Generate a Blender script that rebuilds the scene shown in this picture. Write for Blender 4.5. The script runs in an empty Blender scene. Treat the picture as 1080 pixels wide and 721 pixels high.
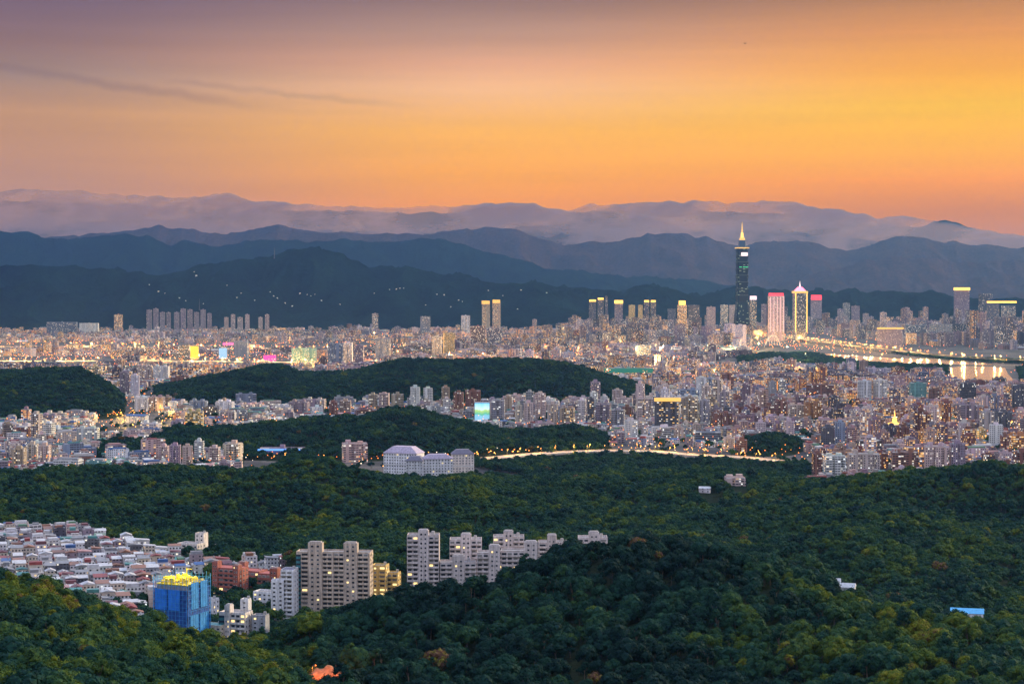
import bpy, math, random
import numpy as np
from mathutils import Vector

R = random.Random(11)
NR = np.random.RandomState(5)
sc = bpy.context.scene
col = sc.collection
rad = math.radians

# ------------------------------------------------------------------ camera
F, CX, CY, HOR, CAMZ = 1964.0, 540.0, 360.5, 303.0, 250.0
PITCH = math.atan((CY - HOR) / F)
cam = bpy.data.objects.new("camera", bpy.data.cameras.new("camera"))
col.objects.link(cam)
cam.location = (0, 0, CAMZ)
cam.rotation_euler = (math.pi / 2 - PITCH, 0, 0)
cam.data.sensor_width = 36
cam.data.lens = F / 1080 * 36
cam.data.clip_start = 5
cam.data.clip_end = 150000
sc.camera = cam
cp, sp = math.cos(PITCH), math.sin(PITCH)


def ray(px, py):
    a, b = (px - CX) / F, -(py - CY) / F
    return np.array([a, cp + sp * b, -sp + cp * b])


def at(px, py, z=0.0):
    d = ray(px, py)
    s = (z - CAMZ) / d[2]
    return d * s + np.array([0, 0, CAMZ])


def atD(px, py, D):
    d = ray(px, py)
    return d * (D / d[1]) + np.array([0, 0, CAMZ])


def proj(x, y, z):
    dz = z - CAMZ
    fz = y * cp - dz * sp
    uz = y * sp + dz * cp
    return CX + F * x / fz, CY - F * uz / fz


# ------------------------------------------------------------------ node helper
def nd(nt, typ, ins=None, **attrs):
    n = nt.nodes.new(typ)
    for k, v in attrs.items():
        setattr(n, k, v)
    for k, v in (ins or {}).items():
        s = n.inputs[k]
        if isinstance(v, bpy.types.NodeSocket):
            nt.links.new(v, s)
        else:
            s.default_value = v
    return n


def mth(nt, op, a, b=0.0, c=0.0):
    return nd(nt, "ShaderNodeMath", {0: a, 1: b, 2: c}, operation=op).outputs[0]


def vmth(nt, op, a, b=(0, 0, 0)):
    return nd(nt, "ShaderNodeVectorMath", {0: a, 1: b}, operation=op)


def mixc(nt, fac, a, b, blend="MIX"):
    n = nd(nt, "ShaderNodeMix", data_type="RGBA", blend_type=blend)
    for i, v in ((0, fac), (6, a), (7, b)):
        if isinstance(v, bpy.types.NodeSocket):
            nt.links.new(v, n.inputs[i])
        else:
            n.inputs[i].default_value = v if i == 0 else (*v[:3], 1)
    return n.outputs[2]


def ramp(nt, fac, stops):
    n = nd(nt, "ShaderNodeValToRGB", {0: fac})
    e = n.color_ramp.elements
    while len(e) < len(stops):
        e.new(0.5)
    for el, (p, c) in zip(e, stops):
        el.position = p
        el.color = (*c[:3], 1)
    return n.outputs[0]


def mapr(nt, v, a, b, c=0.0, d=1.0, smooth=False):
    return nd(nt, "ShaderNodeMapRange", {0: v, 1: a, 2: b, 3: c, 4: d}, interpolation_type="SMOOTHSTEP" if smooth else "LINEAR").outputs[0]


def lin(r, g, b):
    return tuple(((c / 255) / 12.92 if c <= 10 else ((c / 255 + 0.055) / 1.055) ** 2.4) for c in (r, g, b))


# ------------------------------------------------------------------ world: dusk sky
SUN_AZ, SUN_EL = 62.0, 19.0          # degrees to the right of the view, and up
w = bpy.data.worlds.new("World")
sc.world = w
w.use_nodes = True
nt = w.node_tree
nt.nodes.clear()
tc = nd(nt, "ShaderNodeTexCoord").outputs["Generated"]
sep = nd(nt, "ShaderNodeSeparateXYZ", {0: tc})
el = mth(nt, "MULTIPLY", mth(nt, "ARCSINE", sep.outputs[2]), 180 / math.pi)
az = mth(nt, "MULTIPLY", mth(nt, "ARCTAN2", sep.outputs[0], sep.outputs[1]), 180 / math.pi)
e10 = mth(nt, "DIVIDE", el, 10.0)
def skyramp(stops):
    return ramp(nt, e10, [(max(0, min(1, e / 10)), lin(*c)) for e, c in stops])
left = skyramp([(0, (165, 125, 140)), (2.6, (186, 140, 120)), (3.9, (192, 143, 110)), (5.2, (194, 146, 106)), (6.3, (158, 130, 118)), (7.2, (144, 112, 106)), (8.2, (128, 102, 112)), (9.2, (100, 84, 112))])
mid = skyramp([(0, (190, 130, 110)), (2.6, (242, 152, 0)), (3.4, (252, 168, 20)), (4.8, (254, 184, 70)), (6.0, (250, 192, 138)), (6.8, (230, 170, 132)), (7.8, (186, 145, 124)), (9.0, (136, 107, 102))])
right = skyramp([(0, (170, 110, 80)), (2.2, (206, 124, 0)), (3.2, (250, 154, 0)), (4.2, (255, 180, 0)), (5.4, (255, 194, 0)), (6.5, (250, 172, 40)), (7.6, (228, 152, 72)), (9.0, (162, 116, 78))])
low = mixc(nt, mapr(nt, az, -15.5, 0.5, smooth=True), left, mid)
low = mixc(nt, mapr(nt, az, -2.0, 14.5, smooth=True), low, right)
# away from the sunset the low sky turns to a dull blue grey
back = mapr(nt, mth(nt, "ABSOLUTE", mth(nt, "SUBTRACT", az, 25.0)), 48, 110, smooth=True)
low = mixc(nt, back, low, (0.72, 0.66, 0.76))
nish = nd(nt, "ShaderNodeTexSky", sky_type="NISHITA", sun_disc=False, sun_elevation=rad(SUN_EL), sun_rotation=rad(SUN_AZ), altitude=250, air_density=1.5, dust_density=2.0).outputs[0]
high = mixc(nt, 1.0, (0.80, 0.90, 1.28), mixc(nt, 1.0, nish, (0.05, 0.05, 0.05), "MULTIPLY"), "ADD")
sky = mixc(nt, mapr(nt, el, 9.0, 30.0, smooth=True), low, high)
# long faint dark streaks of cirrus, in the direction of the left sky
def streak(a0, e0, a1, e1, wd, amt):
    t = mapr(nt, az, a0, a1)
    ec = mth(nt, "MULTIPLY_ADD", t, e1 - e0, e0)
    nz = nd(nt, "ShaderNodeTexNoise", {"Vector": tc, "Scale": 60.0, "Detail": 4.0}).outputs[0]
    ec = mth(nt, "ADD", ec, mth(nt, "MULTIPLY", mth(nt, "SUBTRACT", nz, 0.5), 0.35))
    d = mth(nt, "DIVIDE", mth(nt, "ABSOLUTE", mth(nt, "SUBTRACT", el, ec)), wd)
    core = mapr(nt, d, 1.0, 0.0, smooth=True)
    ends = mth(nt, "MULTIPLY", mapr(nt, t, 0.0, 0.25, smooth=True), mapr(nt, t, 1.0, 0.6, smooth=True))
    return mth(nt, "MULTIPLY", mth(nt, "MULTIPLY", core, ends), amt)
for s in (streak(-21, 7.2, -5.5, 5.2, 0.22, 0.32), streak(-11.5, 6.3, -2.0, 5.4, 0.16, 0.2)):
    sky = mixc(nt, s, sky, lin(120, 95, 100))
band = nd(nt, "ShaderNodeTexNoise", {"Vector": vmth(nt, "MULTIPLY", tc, (3, 3, 60)).outputs[0], "Scale": 1.6, "Detail": 5.0}).outputs[0]
sky = mixc(nt, 1.0, sky, mapr(nt, band, 0.25, 0.75, 0.94, 1.06), "MULTIPLY")
WORLD_STRENGTH = 1.0
bgn = nd(nt, "ShaderNodeBackground", {0: sky, 1: WORLD_STRENGTH})
out = nd(nt, "ShaderNodeOutputWorld", {0: bgn.outputs[0]})
w.cycles.sampling_method = "MANUAL"
w.cycles.sample_map_resolution = 512

sun = bpy.data.objects.new("sun", bpy.data.lights.new("sun", "SUN"))
col.objects.link(sun)
sun.data.energy = 4.0
sun.data.color = (1.0, 0.80, 0.50)
sun.data.angle = rad(9)
sd = Vector((math.sin(rad(SUN_AZ)) * math.cos(rad(SUN_EL)), math.cos(rad(SUN_AZ)) * math.cos(rad(SUN_EL)), math.sin(rad(SUN_EL))))
sun.rotation_euler = sd.to_track_quat("Z", "Y").to_euler()

sc.view_settings.view_transform = "Standard"
sc.view_settings.look = "None"
sc.view_settings.exposure = 0.0
sc.view_settings.gamma = 1.0
sc.render.engine = "CYCLES"
cy = sc.cycles
cy.max_bounces = 5
cy.diffuse_bounces = 2
cy.glossy_bounces = 2
cy.transparent_max_bounces = 6
cy.volume_bounces = 0
cy.sample_clamp_indirect = 2.0
cy.use_denoising = True
cy.use_light_tree = True
HAZE_DENSITY = 0.000026
HAZE_COLOR = (0.16, 0.385, 0.90)

# ------------------------------------------------------------------ materials
def newmat(name):
    m = bpy.data.materials.new(name)
    m.use_nodes = True
    m.node_tree.nodes.clear()
    try:
        m.cycles.emission_sampling = "NONE"
    except Exception:
        pass
    return m, m.node_tree


def finish(nt, **ins):
    p = nd(nt, "ShaderNodeBsdfPrincipled", {k.replace("_", " "): v for k, v in ins.items()})
    nd(nt, "ShaderNodeOutputMaterial", {0: p.outputs[0]})
    return p


def c4(c):
    return (*c[:3], 1)


def plain(name, c, rough=0.7, var=0.25, scale=0.4, metal=0.0, streaks=False):
    m, nt = newmat(name)
    co = nd(nt, "ShaderNodeTexCoord").outputs["Object"]
    n = nd(nt, "ShaderNodeTexNoise", {"Vector": co, "Scale": scale, "Detail": 4.0}).outputs[0]
    k = mapr(nt, n, 0.3, 0.7, 1 - var, 1 + var)
    if streaks:     # rain streaks down the wall, and each piece a little different
        n2 = nd(nt, "ShaderNodeTexNoise", {"Vector": vmth(nt, "MULTIPLY", nd(nt, "ShaderNodeNewGeometry").outputs["Position"], (0.9, 0.9, 0.07)).outputs[0], "Scale": 1.0, "Detail": 5.0}).outputs[0]
        k = mth(nt, "MULTIPLY", k, mapr(nt, n2, 0.38, 0.66, 1.06, 0.66))
        k = mth(nt, "MULTIPLY", k, mapr(nt, nd(nt, "ShaderNodeObjectInfo").outputs["Random"], 0, 1, 0.84, 1.08))
    finish(nt, Base_Color=mixc(nt, 1.0, c, k, "MULTIPLY"), Roughness=rough, Metallic=metal)
    return m


def glow(name, c, s):
    m, nt = newmat(name)
    finish(nt, Base_Color=c4([x * 0.3 for x in c]), Emission_Color=c4(c), Emission_Strength=s, Roughness=0.6)
    return m


def own_colour(name, rough=0.7, metal=0.0, corr=False):
    """plain paint that takes its colour from the object"""
    m, nt = newmat(name)
    oi = nd(nt, "ShaderNodeObjectInfo")
    co = nd(nt, "ShaderNodeTexCoord").outputs["Object"]
    n = nd(nt, "ShaderNodeTexNoise", {"Vector": co, "Scale": 0.35, "Detail": 4.0}).outputs[0]
    k = mapr(nt, n, 0.3, 0.7, 0.72, 1.18)
    if corr:
        s = nd(nt, "ShaderNodeTexWave", {"Vector": co, "Scale": 1.1, "Distortion": 0.0}).outputs["Fac"]
        k = mth(nt, "MULTIPLY", k, mapr(nt, s, 0, 1, 0.8, 1.08))
    finish(nt, Base_Color=mixc(nt, 1.0, oi.outputs["Color"], k, "MULTIPLY"), Roughness=rough, Metallic=metal)
    return m


def facade(name, style, merged=False):
    m, nt = newmat(name)
    uv = nd(nt, "ShaderNodeSeparateXYZ", {0: nd(nt, "ShaderNodeUVMap", uv_map="UVMap").outputs[0]})
    if merged:
        a = nd(nt, "ShaderNodeAttribute", attribute_name="tone")
        cc, seed = a.outputs["Color"], a.outputs["Alpha"]
        lit = nd(nt, "ShaderNodeAttribute", attribute_name="lit").outputs["Fac"]
    else:
        oi = nd(nt, "ShaderNodeObjectInfo")
        cc, seed = oi.outputs["Color"], oi.outputs["Random"]
        lit = nd(nt, "ShaderNodeAttribute", attribute_name="lit", attribute_type="OBJECT").outputs["Fac"]
    pu, pv = {"punched": (2.9, 3.2), "balcony": (3.9, 3.2), "glass": (1.9, 3.6)}[style]
    cu, cv = mth(nt, "DIVIDE", uv.outputs[0], pu), mth(nt, "DIVIDE", uv.outputs[1], pv)
    fu, fv = mth(nt, "FRACT", cu), mth(nt, "FRACT", cv)
    iu, iv = mth(nt, "FLOOR", cu), mth(nt, "FLOOR", cv)
    cell = nd(nt, "ShaderNodeCombineXYZ", {0: iu, 1: iv, 2: mth(nt, "MULTIPLY", seed, 917.0)}).outputs[0]
    wn = nd(nt, "ShaderNodeTexWhiteNoise", {0: cell}, noise_dimensions="3D")
    rnd, rc = wn.outputs[0], nd(nt, "ShaderNodeSeparateColor", {0: wn.outputs[1]})
    def box(v, a, b):
        return mth(nt, "MULTIPLY", mth(nt, "GREATER_THAN", v, a), mth(nt, "LESS_THAN", v, b))
    u0, u1, v0, v1 = {"punched": (0.22, 0.76, 0.32, 0.76), "balcony": (0.07, 0.93, 0.42, 0.86), "glass": (0.06, 0.96, 0.2, 0.95)}[style]
    win = mth(nt, "MULTIPLY", box(fu, u0, u1), box(fv, v0, v1))
    # some bays have no window at all
    bay = nd(nt, "ShaderNodeTexWhiteNoise", {0: nd(nt, "ShaderNodeCombineXYZ", {0: iu, 1: seed}).outputs[0]}, noise_dimensions="3D").outputs[0]
    if style != "glass":
        win = mth(nt, "MULTIPLY", win, mth(nt, "GREATER_THAN", bay, 0.16))
    litw = mth(nt, "MULTIPLY", win, mth(nt, "GREATER_THAN", rnd, mth(nt, "SUBTRACT", 1.0, lit)))
    co = nd(nt, "ShaderNodeTexCoord").outputs["Object"]
    n = nd(nt, "ShaderNodeTexNoise", {"Vector": vmth(nt, "MULTIPLY", co, (1, 1, 0.25)).outputs[0], "Scale": 0.22, "Detail": 5.0}).outputs[0]
    wall = mixc(nt, 1.0, cc, mapr(nt, n, 0.3, 0.7, 0.74, 1.12), "MULTIPLY")
    wall = mixc(nt, mth(nt, "LESS_THAN", fv, 0.09), wall, mixc(nt, 0.5, wall, (0.12, 0.11, 0.11)))
    dark = mixc(nt, rc.outputs[1], (0.012, 0.015, 0.022), (0.075, 0.07, 0.075))
    base = mixc(nt, win, wall, dark)
    warm = ramp(nt, rc.outputs[0], [(0, (1, 0.28, 0.04)), (0.55, (1, 0.46, 0.09)), (0.85, (1, 0.64, 0.25)), (0.93, (0.85, 0.92, 1)), (1, (1, 0.85, 0.6))])
    stren = mth(nt, "MULTIPLY", litw, mapr(nt, rc.outputs[2], 0, 1, 0.45, 1.7))
    finish(nt, Base_Color=base, Roughness=mapr(nt, win, 0, 1, 0.8, 0.25), Emission_Color=warm, Emission_Strength=stren)
    return m


FAC = {s: facade("facade_" + s, s) for s in ("punched", "balcony", "glass")}
FACM = {s: facade("facade_merged_" + s, s, True) for s in ("punched", "balcony", "glass")}
PAINT = own_colour("painted_surface")
METALROOF = own_colour("metal_roof", 0.45, 0.0, True)
CONCRETE = plain("roof_concrete", (0.30, 0.29, 0.29), 0.85, 0.35, 0.25)
STEEL = plain("steel_tank", (0.55, 0.56, 0.58), 0.35, 0.15, 1.0, 0.7)
PANE = plain("window_pane", (0.03, 0.035, 0.045), 0.15, 0.3)
PANELIT = glow("window_lit", (1, 0.72, 0.3), 1.6)
LAMP_O = glow("lamp_orange", (1.0, 0.24, 0.03), 3.2)
LAMP_Y = glow("lamp_yellow", (1.0, 0.44, 0.09), 3.2)
LAMP_W = glow("lamp_white", (1.0, 0.85, 0.65), 3.0)
DARKMETAL = plain("dark_metal", (0.08, 0.08, 0.09), 0.5)
GOLD = glow("gold_light", (1.0, 0.62, 0.12), 2.2)
GOLDSOFT = glow("gold_light_soft", (1.0, 0.6, 0.14), 1.0)
PINK = glow("pink_light", (1.0, 0.25, 0.42), 2.4)
REDL = glow("red_light", (1.0, 0.06, 0.1), 1.5)
SCREENW = glow("screen_white", (1.0, 0.8, 0.9), 1.3)
GREENL = glow("green_light", (0.08, 0.9, 0.4), 0.9)
BLUEL = glow("blue_light", (0.12, 0.35, 1.0), 1.6)


def merged_paint():
    m, nt = newmat("merged_paint")
    a = nd(nt, "ShaderNodeAttribute", attribute_name="tone")
    co = nd(nt, "ShaderNodeTexCoord").outputs["Object"]
    n = nd(nt, "ShaderNodeTexNoise", {"Vector": co, "Scale": 0.2, "Detail": 4.0}).outputs[0]
    finish(nt, Base_Color=mixc(nt, 1.0, a.outputs["Color"], mapr(nt, n, 0.3, 0.7, 0.7, 1.2), "MULTIPLY"), Roughness=0.7)
    return m


MPAINT = merged_paint()


def leaf_mat():
    m, nt = newmat("foliage")
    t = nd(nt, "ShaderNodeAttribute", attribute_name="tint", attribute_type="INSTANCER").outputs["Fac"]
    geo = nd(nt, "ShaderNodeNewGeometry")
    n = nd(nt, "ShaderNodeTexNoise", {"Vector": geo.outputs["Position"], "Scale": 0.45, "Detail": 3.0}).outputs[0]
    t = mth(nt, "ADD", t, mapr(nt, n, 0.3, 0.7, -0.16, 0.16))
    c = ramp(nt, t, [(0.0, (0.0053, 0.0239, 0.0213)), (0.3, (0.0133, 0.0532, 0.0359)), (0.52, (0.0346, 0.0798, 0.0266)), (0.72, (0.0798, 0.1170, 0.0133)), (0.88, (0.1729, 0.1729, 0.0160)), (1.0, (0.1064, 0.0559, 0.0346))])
    ri = nd(nt, "ShaderNodeTexNoise", {"Vector": geo.outputs["Position"], "Scale": 2.3, "Detail": 2.0}).outputs[0]
    c = mixc(nt, 1.0, c, mapr(nt, ri, 0.3, 0.7, 0.55, 1.5), "MULTIPLY")
    p = nd(nt, "ShaderNodeBsdfPrincipled", {"Base Color": c, "Roughness": 0.7, "Specular IOR Level": 0.06})
    tr = nd(nt, "ShaderNodeBsdfTranslucent", {0: mixc(nt, 1.0, c, (1.0, 1.1, 0.5), "MULTIPLY")})
    mx = nd(nt, "ShaderNodeMixShader", {0: 0.22, 1: p.outputs[0], 2: tr.outputs[0]})
    nd(nt, "ShaderNodeOutputMaterial", {0: mx.outputs[0]})
    return m


LEAF = leaf_mat()
BARK = plain("bark", (0.10, 0.075, 0.055), 0.9, 0.4, 2.0)


def ground_mat():
    m, nt = newmat("city_ground")
    g = nd(nt, "ShaderNodeNewGeometry").outputs["Position"]
    a = nd(nt, "ShaderNodeTexNoise", {"Vector": g, "Scale": 0.012, "Detail": 6.0}).outputs[0]
    b = nd(nt, "ShaderNodeTexNoise", {"Vector": g, "Scale": 0.11, "Detail": 5.0}).outputs[0]
    c = mixc(nt, mapr(nt, a, 0.42, 0.6), (0.055, 0.055, 0.06), (0.13, 0.12, 0.115))
    c = mixc(nt, mapr(nt, b, 0.56, 0.66), c, (0.03, 0.05, 0.025))
    finish(nt, Base_Color=c, Roughness=0.9, Specular_IOR_Level=0.1)
    return m


def hill_mat(name, c0, c1, sc1, bump):
    m, nt = newmat(name)
    g = nd(nt, "ShaderNodeNewGeometry").outputs["Position"]
    a = nd(nt, "ShaderNodeTexNoise", {"Vector": g, "Scale": sc1, "Detail": 8.0, "Roughness": 0.65}).outputs[0]
    b = nd(nt, "ShaderNodeTexNoise", {"Vector": g, "Scale": sc1 * 9, "Detail": 5.0}).outputs[0]
    c = mixc(nt, mapr(nt, a, 0.35, 0.65), c0, c1)
    c = mixc(nt, 1.0, c, mapr(nt, b, 0.3, 0.7, 0.6, 1.4), "MULTIPLY")
    bp = nd(nt, "ShaderNodeBump", {"Height": b, "Distance": bump, "Strength": 1.0})
    finish(nt, Base_Color=c, Roughness=1.0, Normal=bp.outputs[0], Specular_IOR_Level=0.0)
    return m


GROUND = ground_mat()
SOIL = hill_mat("forest_floor", (0.016, 0.026, 0.014), (0.03, 0.036, 0.02), 0.05, 1.0)
FARRIDGE = hill_mat("far_ridge", (0.030, 0.020, 0.024), (0.055, 0.036, 0.036), 0.003, 16.0)  # mauve cast of distant haze put into the ridge colour
FARHILL = hill_mat("far_forest", (0.001, 0.004, 0.007), (0.006, 0.017, 0.017), 0.004, 14.0)


# ------------------------------------------------------------------ mesh helper
def rotp(poly, a):
    c, s = math.cos(a), math.sin(a)
    return [(x * c - y * s, x * s + y * c) for x, y in poly]


def rect(w, d, cx=0.0, cy=0.0):
    return [(cx - w / 2, cy - d / 2), (cx + w / 2, cy - d / 2), (cx + w / 2, cy + d / 2), (cx - w / 2, cy + d / 2)]


def ngon(r, n, cx=0.0, cy=0.0, a0=0.0):
    return [(cx + r * math.cos(a0 + 2 * math.pi * i / n), cy + r * math.sin(a0 + 2 * math.pi * i / n)) for i in range(n)]


class MB:
    def __init__(s):
        s.v, s.f, s.m, s.uv, s.tone, s.lit = [], [], [], [], [], []
        s.ct, s.cl = (1, 1, 1, 0), 0.0

    def face(s, pts, m=0, uv=None):
        n = len(s.v)
        s.v += [tuple(p) for p in pts]
        s.f.append(tuple(range(n, n + len(pts))))
        s.m.append(m)
        s.uv.append(uv or [(0.0, 0.0)] * len(pts))
        s.tone.append(s.ct)
        s.lit.append(s.cl)

    def prism(s, poly, z0, z1, wall=0, top=1, bottom=False, scale_top=1.0, u0=0.0):
        n = len(poly)
        cx = sum(p[0] for p in poly) / n
        cy_ = sum(p[1] for p in poly) / n
        up = [(cx + (x - cx) * scale_top, cy_ + (y - cy_) * scale_top) for x, y in poly]
        u = u0
        for i in range(n):
            a, b = poly[i], poly[(i + 1) % n]
            A, B = up[i], up[(i + 1) % n]
            L = math.hypot(b[0] - a[0], b[1] - a[1])
            s.face([(*a, z0), (*b, z0), (*B, z1), (*A, z1)], wall, [(u, z0), (u + L, z0), (u + L, z1), (u, z1)])
            u += math.ceil(L / 3) * 3 + 6
        s.face([(*p, z1) for p in up], top)
        if bottom:
            s.face([(*p, z0) for p in reversed(poly)], top)

    def box(s, w, d, z0, z1, cx=0.0, cy=0.0, rot=0.0, wall=0, top=1, bottom=False):
        s.prism([(cx + x, cy + y) for x, y in rotp(rect(w, d), rot)], z0, z1, wall, top, bottom)

    def gable(s, w, d, z0, z1, cx=0.0, cy=0.0, m=0, over=0.4, th=0.15):
        w2, d2 = w / 2 + over, d / 2 + over
        for sg in (-1, 1):
            a = [(cx - w2, cy + sg * d2, z0), (cx + w2, cy + sg * d2, z0), (cx + w2, cy, z1), (cx - w2, cy, z1)]
            s.face(a if sg < 0 else a[::-1], m)
        for sg in (-1, 1):
            a = [(cx + sg * w2, cy - d2, z0), (cx + sg * w2, cy + d2, z0), (cx + sg * w2, cy, z1)]
            s.face(a if sg > 0 else a[::-1], m)

    def tube(s, p, q, r, m=0, n=6):
        p, q = Vector(p), Vector(q)
        d = (q - p).normalized()
        a = d.orthogonal().normalized()
        b = d.cross(a)
        ring = [a * math.cos(2 * math.pi * i / n) * r + b * math.sin(2 * math.pi * i / n) * r for i in range(n)]
        for i in range(n):
            s.face([p + ring[i], p + ring[(i + 1) % n], q + ring[(i + 1) % n], q + ring[i]], m)
        s.face([q + x for x in ring], m)

    def octa(s, x, y, z, r, m=0):
        t = [(x, y, z + r), (x, y, z - r)]
        e = [(x + r, y, z), (x, y + r, z), (x - r, y, z), (x, y - r, z)]
        for i in range(4):
            s.face([e[i], e[(i + 1) % 4], t[0]], m)
            s.face([e[(i + 1) % 4], e[i], t[1]], m)

    def add(s, prims, x, y, z, rot, tone=None):
        """prims from building_geometry, moved into place (merged city)"""
        c, sn = math.cos(rot), math.sin(rot)
        for (v, f, m, uv, tn) in prims:
            pass

    def mesh(s, name, mats, attrs=False):
        me = bpy.data.meshes.new(name)
        me.from_pydata(s.v, [], s.f)
        for mt in mats:
            me.materials.append(mt)
        me.polygons.foreach_set("material_index", s.m)
        uvl = me.uv_layers.new(name="UVMap")
        uvl.data.foreach_set("uv", [c for f in s.uv for p in f for c in p])
        if attrs:
            at_ = me.attributes.new("tone", "FLOAT_COLOR", "FACE")
            at_.data.foreach_set("color", [c for t in s.tone for c in t])
            al = me.attributes.new("lit", "FLOAT", "FACE")
            al.data.foreach_set("value", s.lit)
        return me

    def obj(s, name, mats, parent=None, loc=None, rot=0.0, color=None, **kw):
        o = bpy.data.objects.new(name, s.mesh(name, mats if isinstance(mats, (list, tuple)) else [mats], **kw))
        col.objects.link(o)
        if loc is not None:
            o.location = loc
        o.rotation_euler = (0, 0, rot)
        if color is not None:
            o.color = c4(color)
        if parent is not None:
            o.parent = parent
        return o


def tag(o, label=None, cat=None, group=None, kind=None):
    for k, v in (("label", label), ("category", cat), ("group", group), ("kind", kind)):
        if v:
            o[k] = v
    return o


def empty(name, loc, rot=0.0, label=None, cat=None, group=None):
    o = bpy.data.objects.new(name, None)
    col.objects.link(o)
    o.location = loc
    o.rotation_euler = (0, 0, rot)
    return tag(o, label, cat, group)


# ------------------------------------------------------------------ terrain
P_NEAR = []


def cpt(px, py, D, tree=None):
    tree = (11.0 if D < 1250 else (15.0 if D > 1850 else 10.0)) if tree is None else tree
    p = atD(px, py, D)
    P_NEAR.append((p[0], p[1], p[2] - tree))


def zpt(px, D, z):
    P_NEAR.append((atD(px, 400, D)[0], D, z))


for t in [(-80, 601, 1000), (0, 609, 1000), (60, 620, 980), (100, 634, 960), (140, 652, 940), (170, 665, 920), (200, 676, 900), (240, 686, 880), (280, 699, 850), (320, 716, 820),
          (-80, 660, 750), (0, 660, 760), (60, 670, 750), (120, 690, 730), (180, 705, 720), (240, 717, 730), (-80, 721, 560), (0, 721, 560), (100, 721, 580), (200, 735, 600), (290, 760, 620),
          (0, 800, 400), (200, 800, 420), (400, 820, 450), (-80, 800, 400), (700, 830, 600), (1080, 800, 600),
          # centre and right hill: skyline of its canopy, then its front
          (313, 656, 1000), (355, 645, 1010), (391, 632, 1020), (425, 617, 1030), (475, 613, 1040), (511, 611, 1040), (531, 604, 1040), (559, 591, 1045), (582, 585, 1050), (618, 573, 1050), (651, 568, 1050),
          (713, 567, 1050), (763, 574, 1050), (800, 585, 1050), (842, 597, 1030), (875, 613, 1010), (911, 627, 990), (967, 642, 960), (1023, 653, 930), (1080, 675, 900), (1150, 692, 880),
          (400, 680, 920), (400, 721, 830), (340, 735, 790), (560, 650, 950), (560, 721, 840), (713, 620, 975), (713, 670, 900), (713, 721, 840), (850, 650, 930), (850, 721, 820), (1000, 690, 830), (950, 721, 790), (1080, 721, 760), (1160, 721, 760),
          (400, 800, 700), (700, 800, 740),
          # second ridge, its canopy skyline
          (-60, 497, 2150), (0, 499, 2150), (36, 493, 2150), (55, 496, 2150), (97, 503, 2150), (125, 504, 2150), (155, 496, 2150), (194, 499, 2150), (227, 511, 2150), (250, 515, 2150), (277, 501, 2140), (298, 482, 2120), (334, 476, 2110), (361, 486, 2120),
          (403, 496, 2130), (447, 506, 2140), (470, 503, 2140), (500, 493, 2130), (520, 499, 2130), (547, 501, 2130), (568, 504, 2110), (623, 511, 2090), (656, 520, 2060), (701, 515, 2050), (734, 517, 2040), (751, 522, 2030), (790, 524, 2010), (817, 529, 1980),
          (828, 526, 1980), (855, 515, 1960), (883, 507, 1950), (911, 500, 1940), (966, 496, 1930), (1016, 496, 1930), (1036, 485, 1940), (1077, 482, 1950), (1160, 478, 1950),
          # its front
          (1000, 600, 1500), (1000, 550, 1700), (900, 560, 1650), (900, 615, 1450), (1080, 560, 1720), (1080, 620, 1500), (1080, 668, 1270), (1160, 640, 1450), (800, 565, 1680), (700, 560, 1720), (600, 550, 1800), (500, 545, 1830), (400, 540, 1850), (330, 530, 1900)]:
    cpt(*t)
for px in (-120, 0, 80, 150):
    zpt(px, 1100, 42); zpt(px, 1200, 8)
for px in (200, 250, 290):
    zpt(px, 990, 46); zpt(px, 1120, 14); zpt(px, 1230, 0)
for px in (-120, -40, 40, 120, 200, 260):
    zpt(px, 1330, -1); zpt(px, 1500, 0); zpt(px, 1640, 0)
    zpt(px, 1790 if px < 150 else 1730, 0)
for px in (-100, 0, 100, 200):
    zpt(px, 2250, 22); zpt(px, 2380, 2); zpt(px, 2560, -2)
for px in (300, 400, 500, 600, 700, 800):
    zpt(px, 2230, 20); zpt(px, 2360, 3); zpt(px, 2560, -1)
for px in (900, 1000, 1100, 1180):
    zpt(px, 2080, 28); zpt(px, 2230, 4); zpt(px, 2450, -2)
for px in (330, 380, 420):
    zpt(px, 1130, 34); zpt(px, 1280, 6); zpt(px, 1420, -1); zpt(px, 1620, 3)
for px in (450, 520, 580, 630):
    zpt(px, 1140, 44); zpt(px, 1260, 18); zpt(px, 1400, 8); zpt(px, 1560, 4)
for px in (700, 780, 850):
    zpt(px, 1150, 70); zpt(px, 1300, 30); zpt(px, 1420, 10)
for px in (950, 1050, 1130):
    zpt(px, 1040, 52); zpt(px, 1160, 20)
PN = np.array(P_NEAR)
_k = lambda r2: np.where(r2 > 0, r2 * np.log(r2 + 1e-12), 0.0)
def _fit():
    X = PN[:, :2] / 1000
    n = len(X)
    A = np.zeros((n + 3, n + 3))
    d2 = ((X[:, None] - X[None]) ** 2).sum(2)
    A[:n, :n] = _k(d2) + np.eye(n) * 2e-5
    A[:n, n] = 1
    A[:n, n + 1:] = X
    A[n:, :n] = A[:n, n:].T
    return X, np.linalg.solve(A, np.concatenate([PN[:, 2], [0, 0, 0]]))
_X, _W = _fit()


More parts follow.
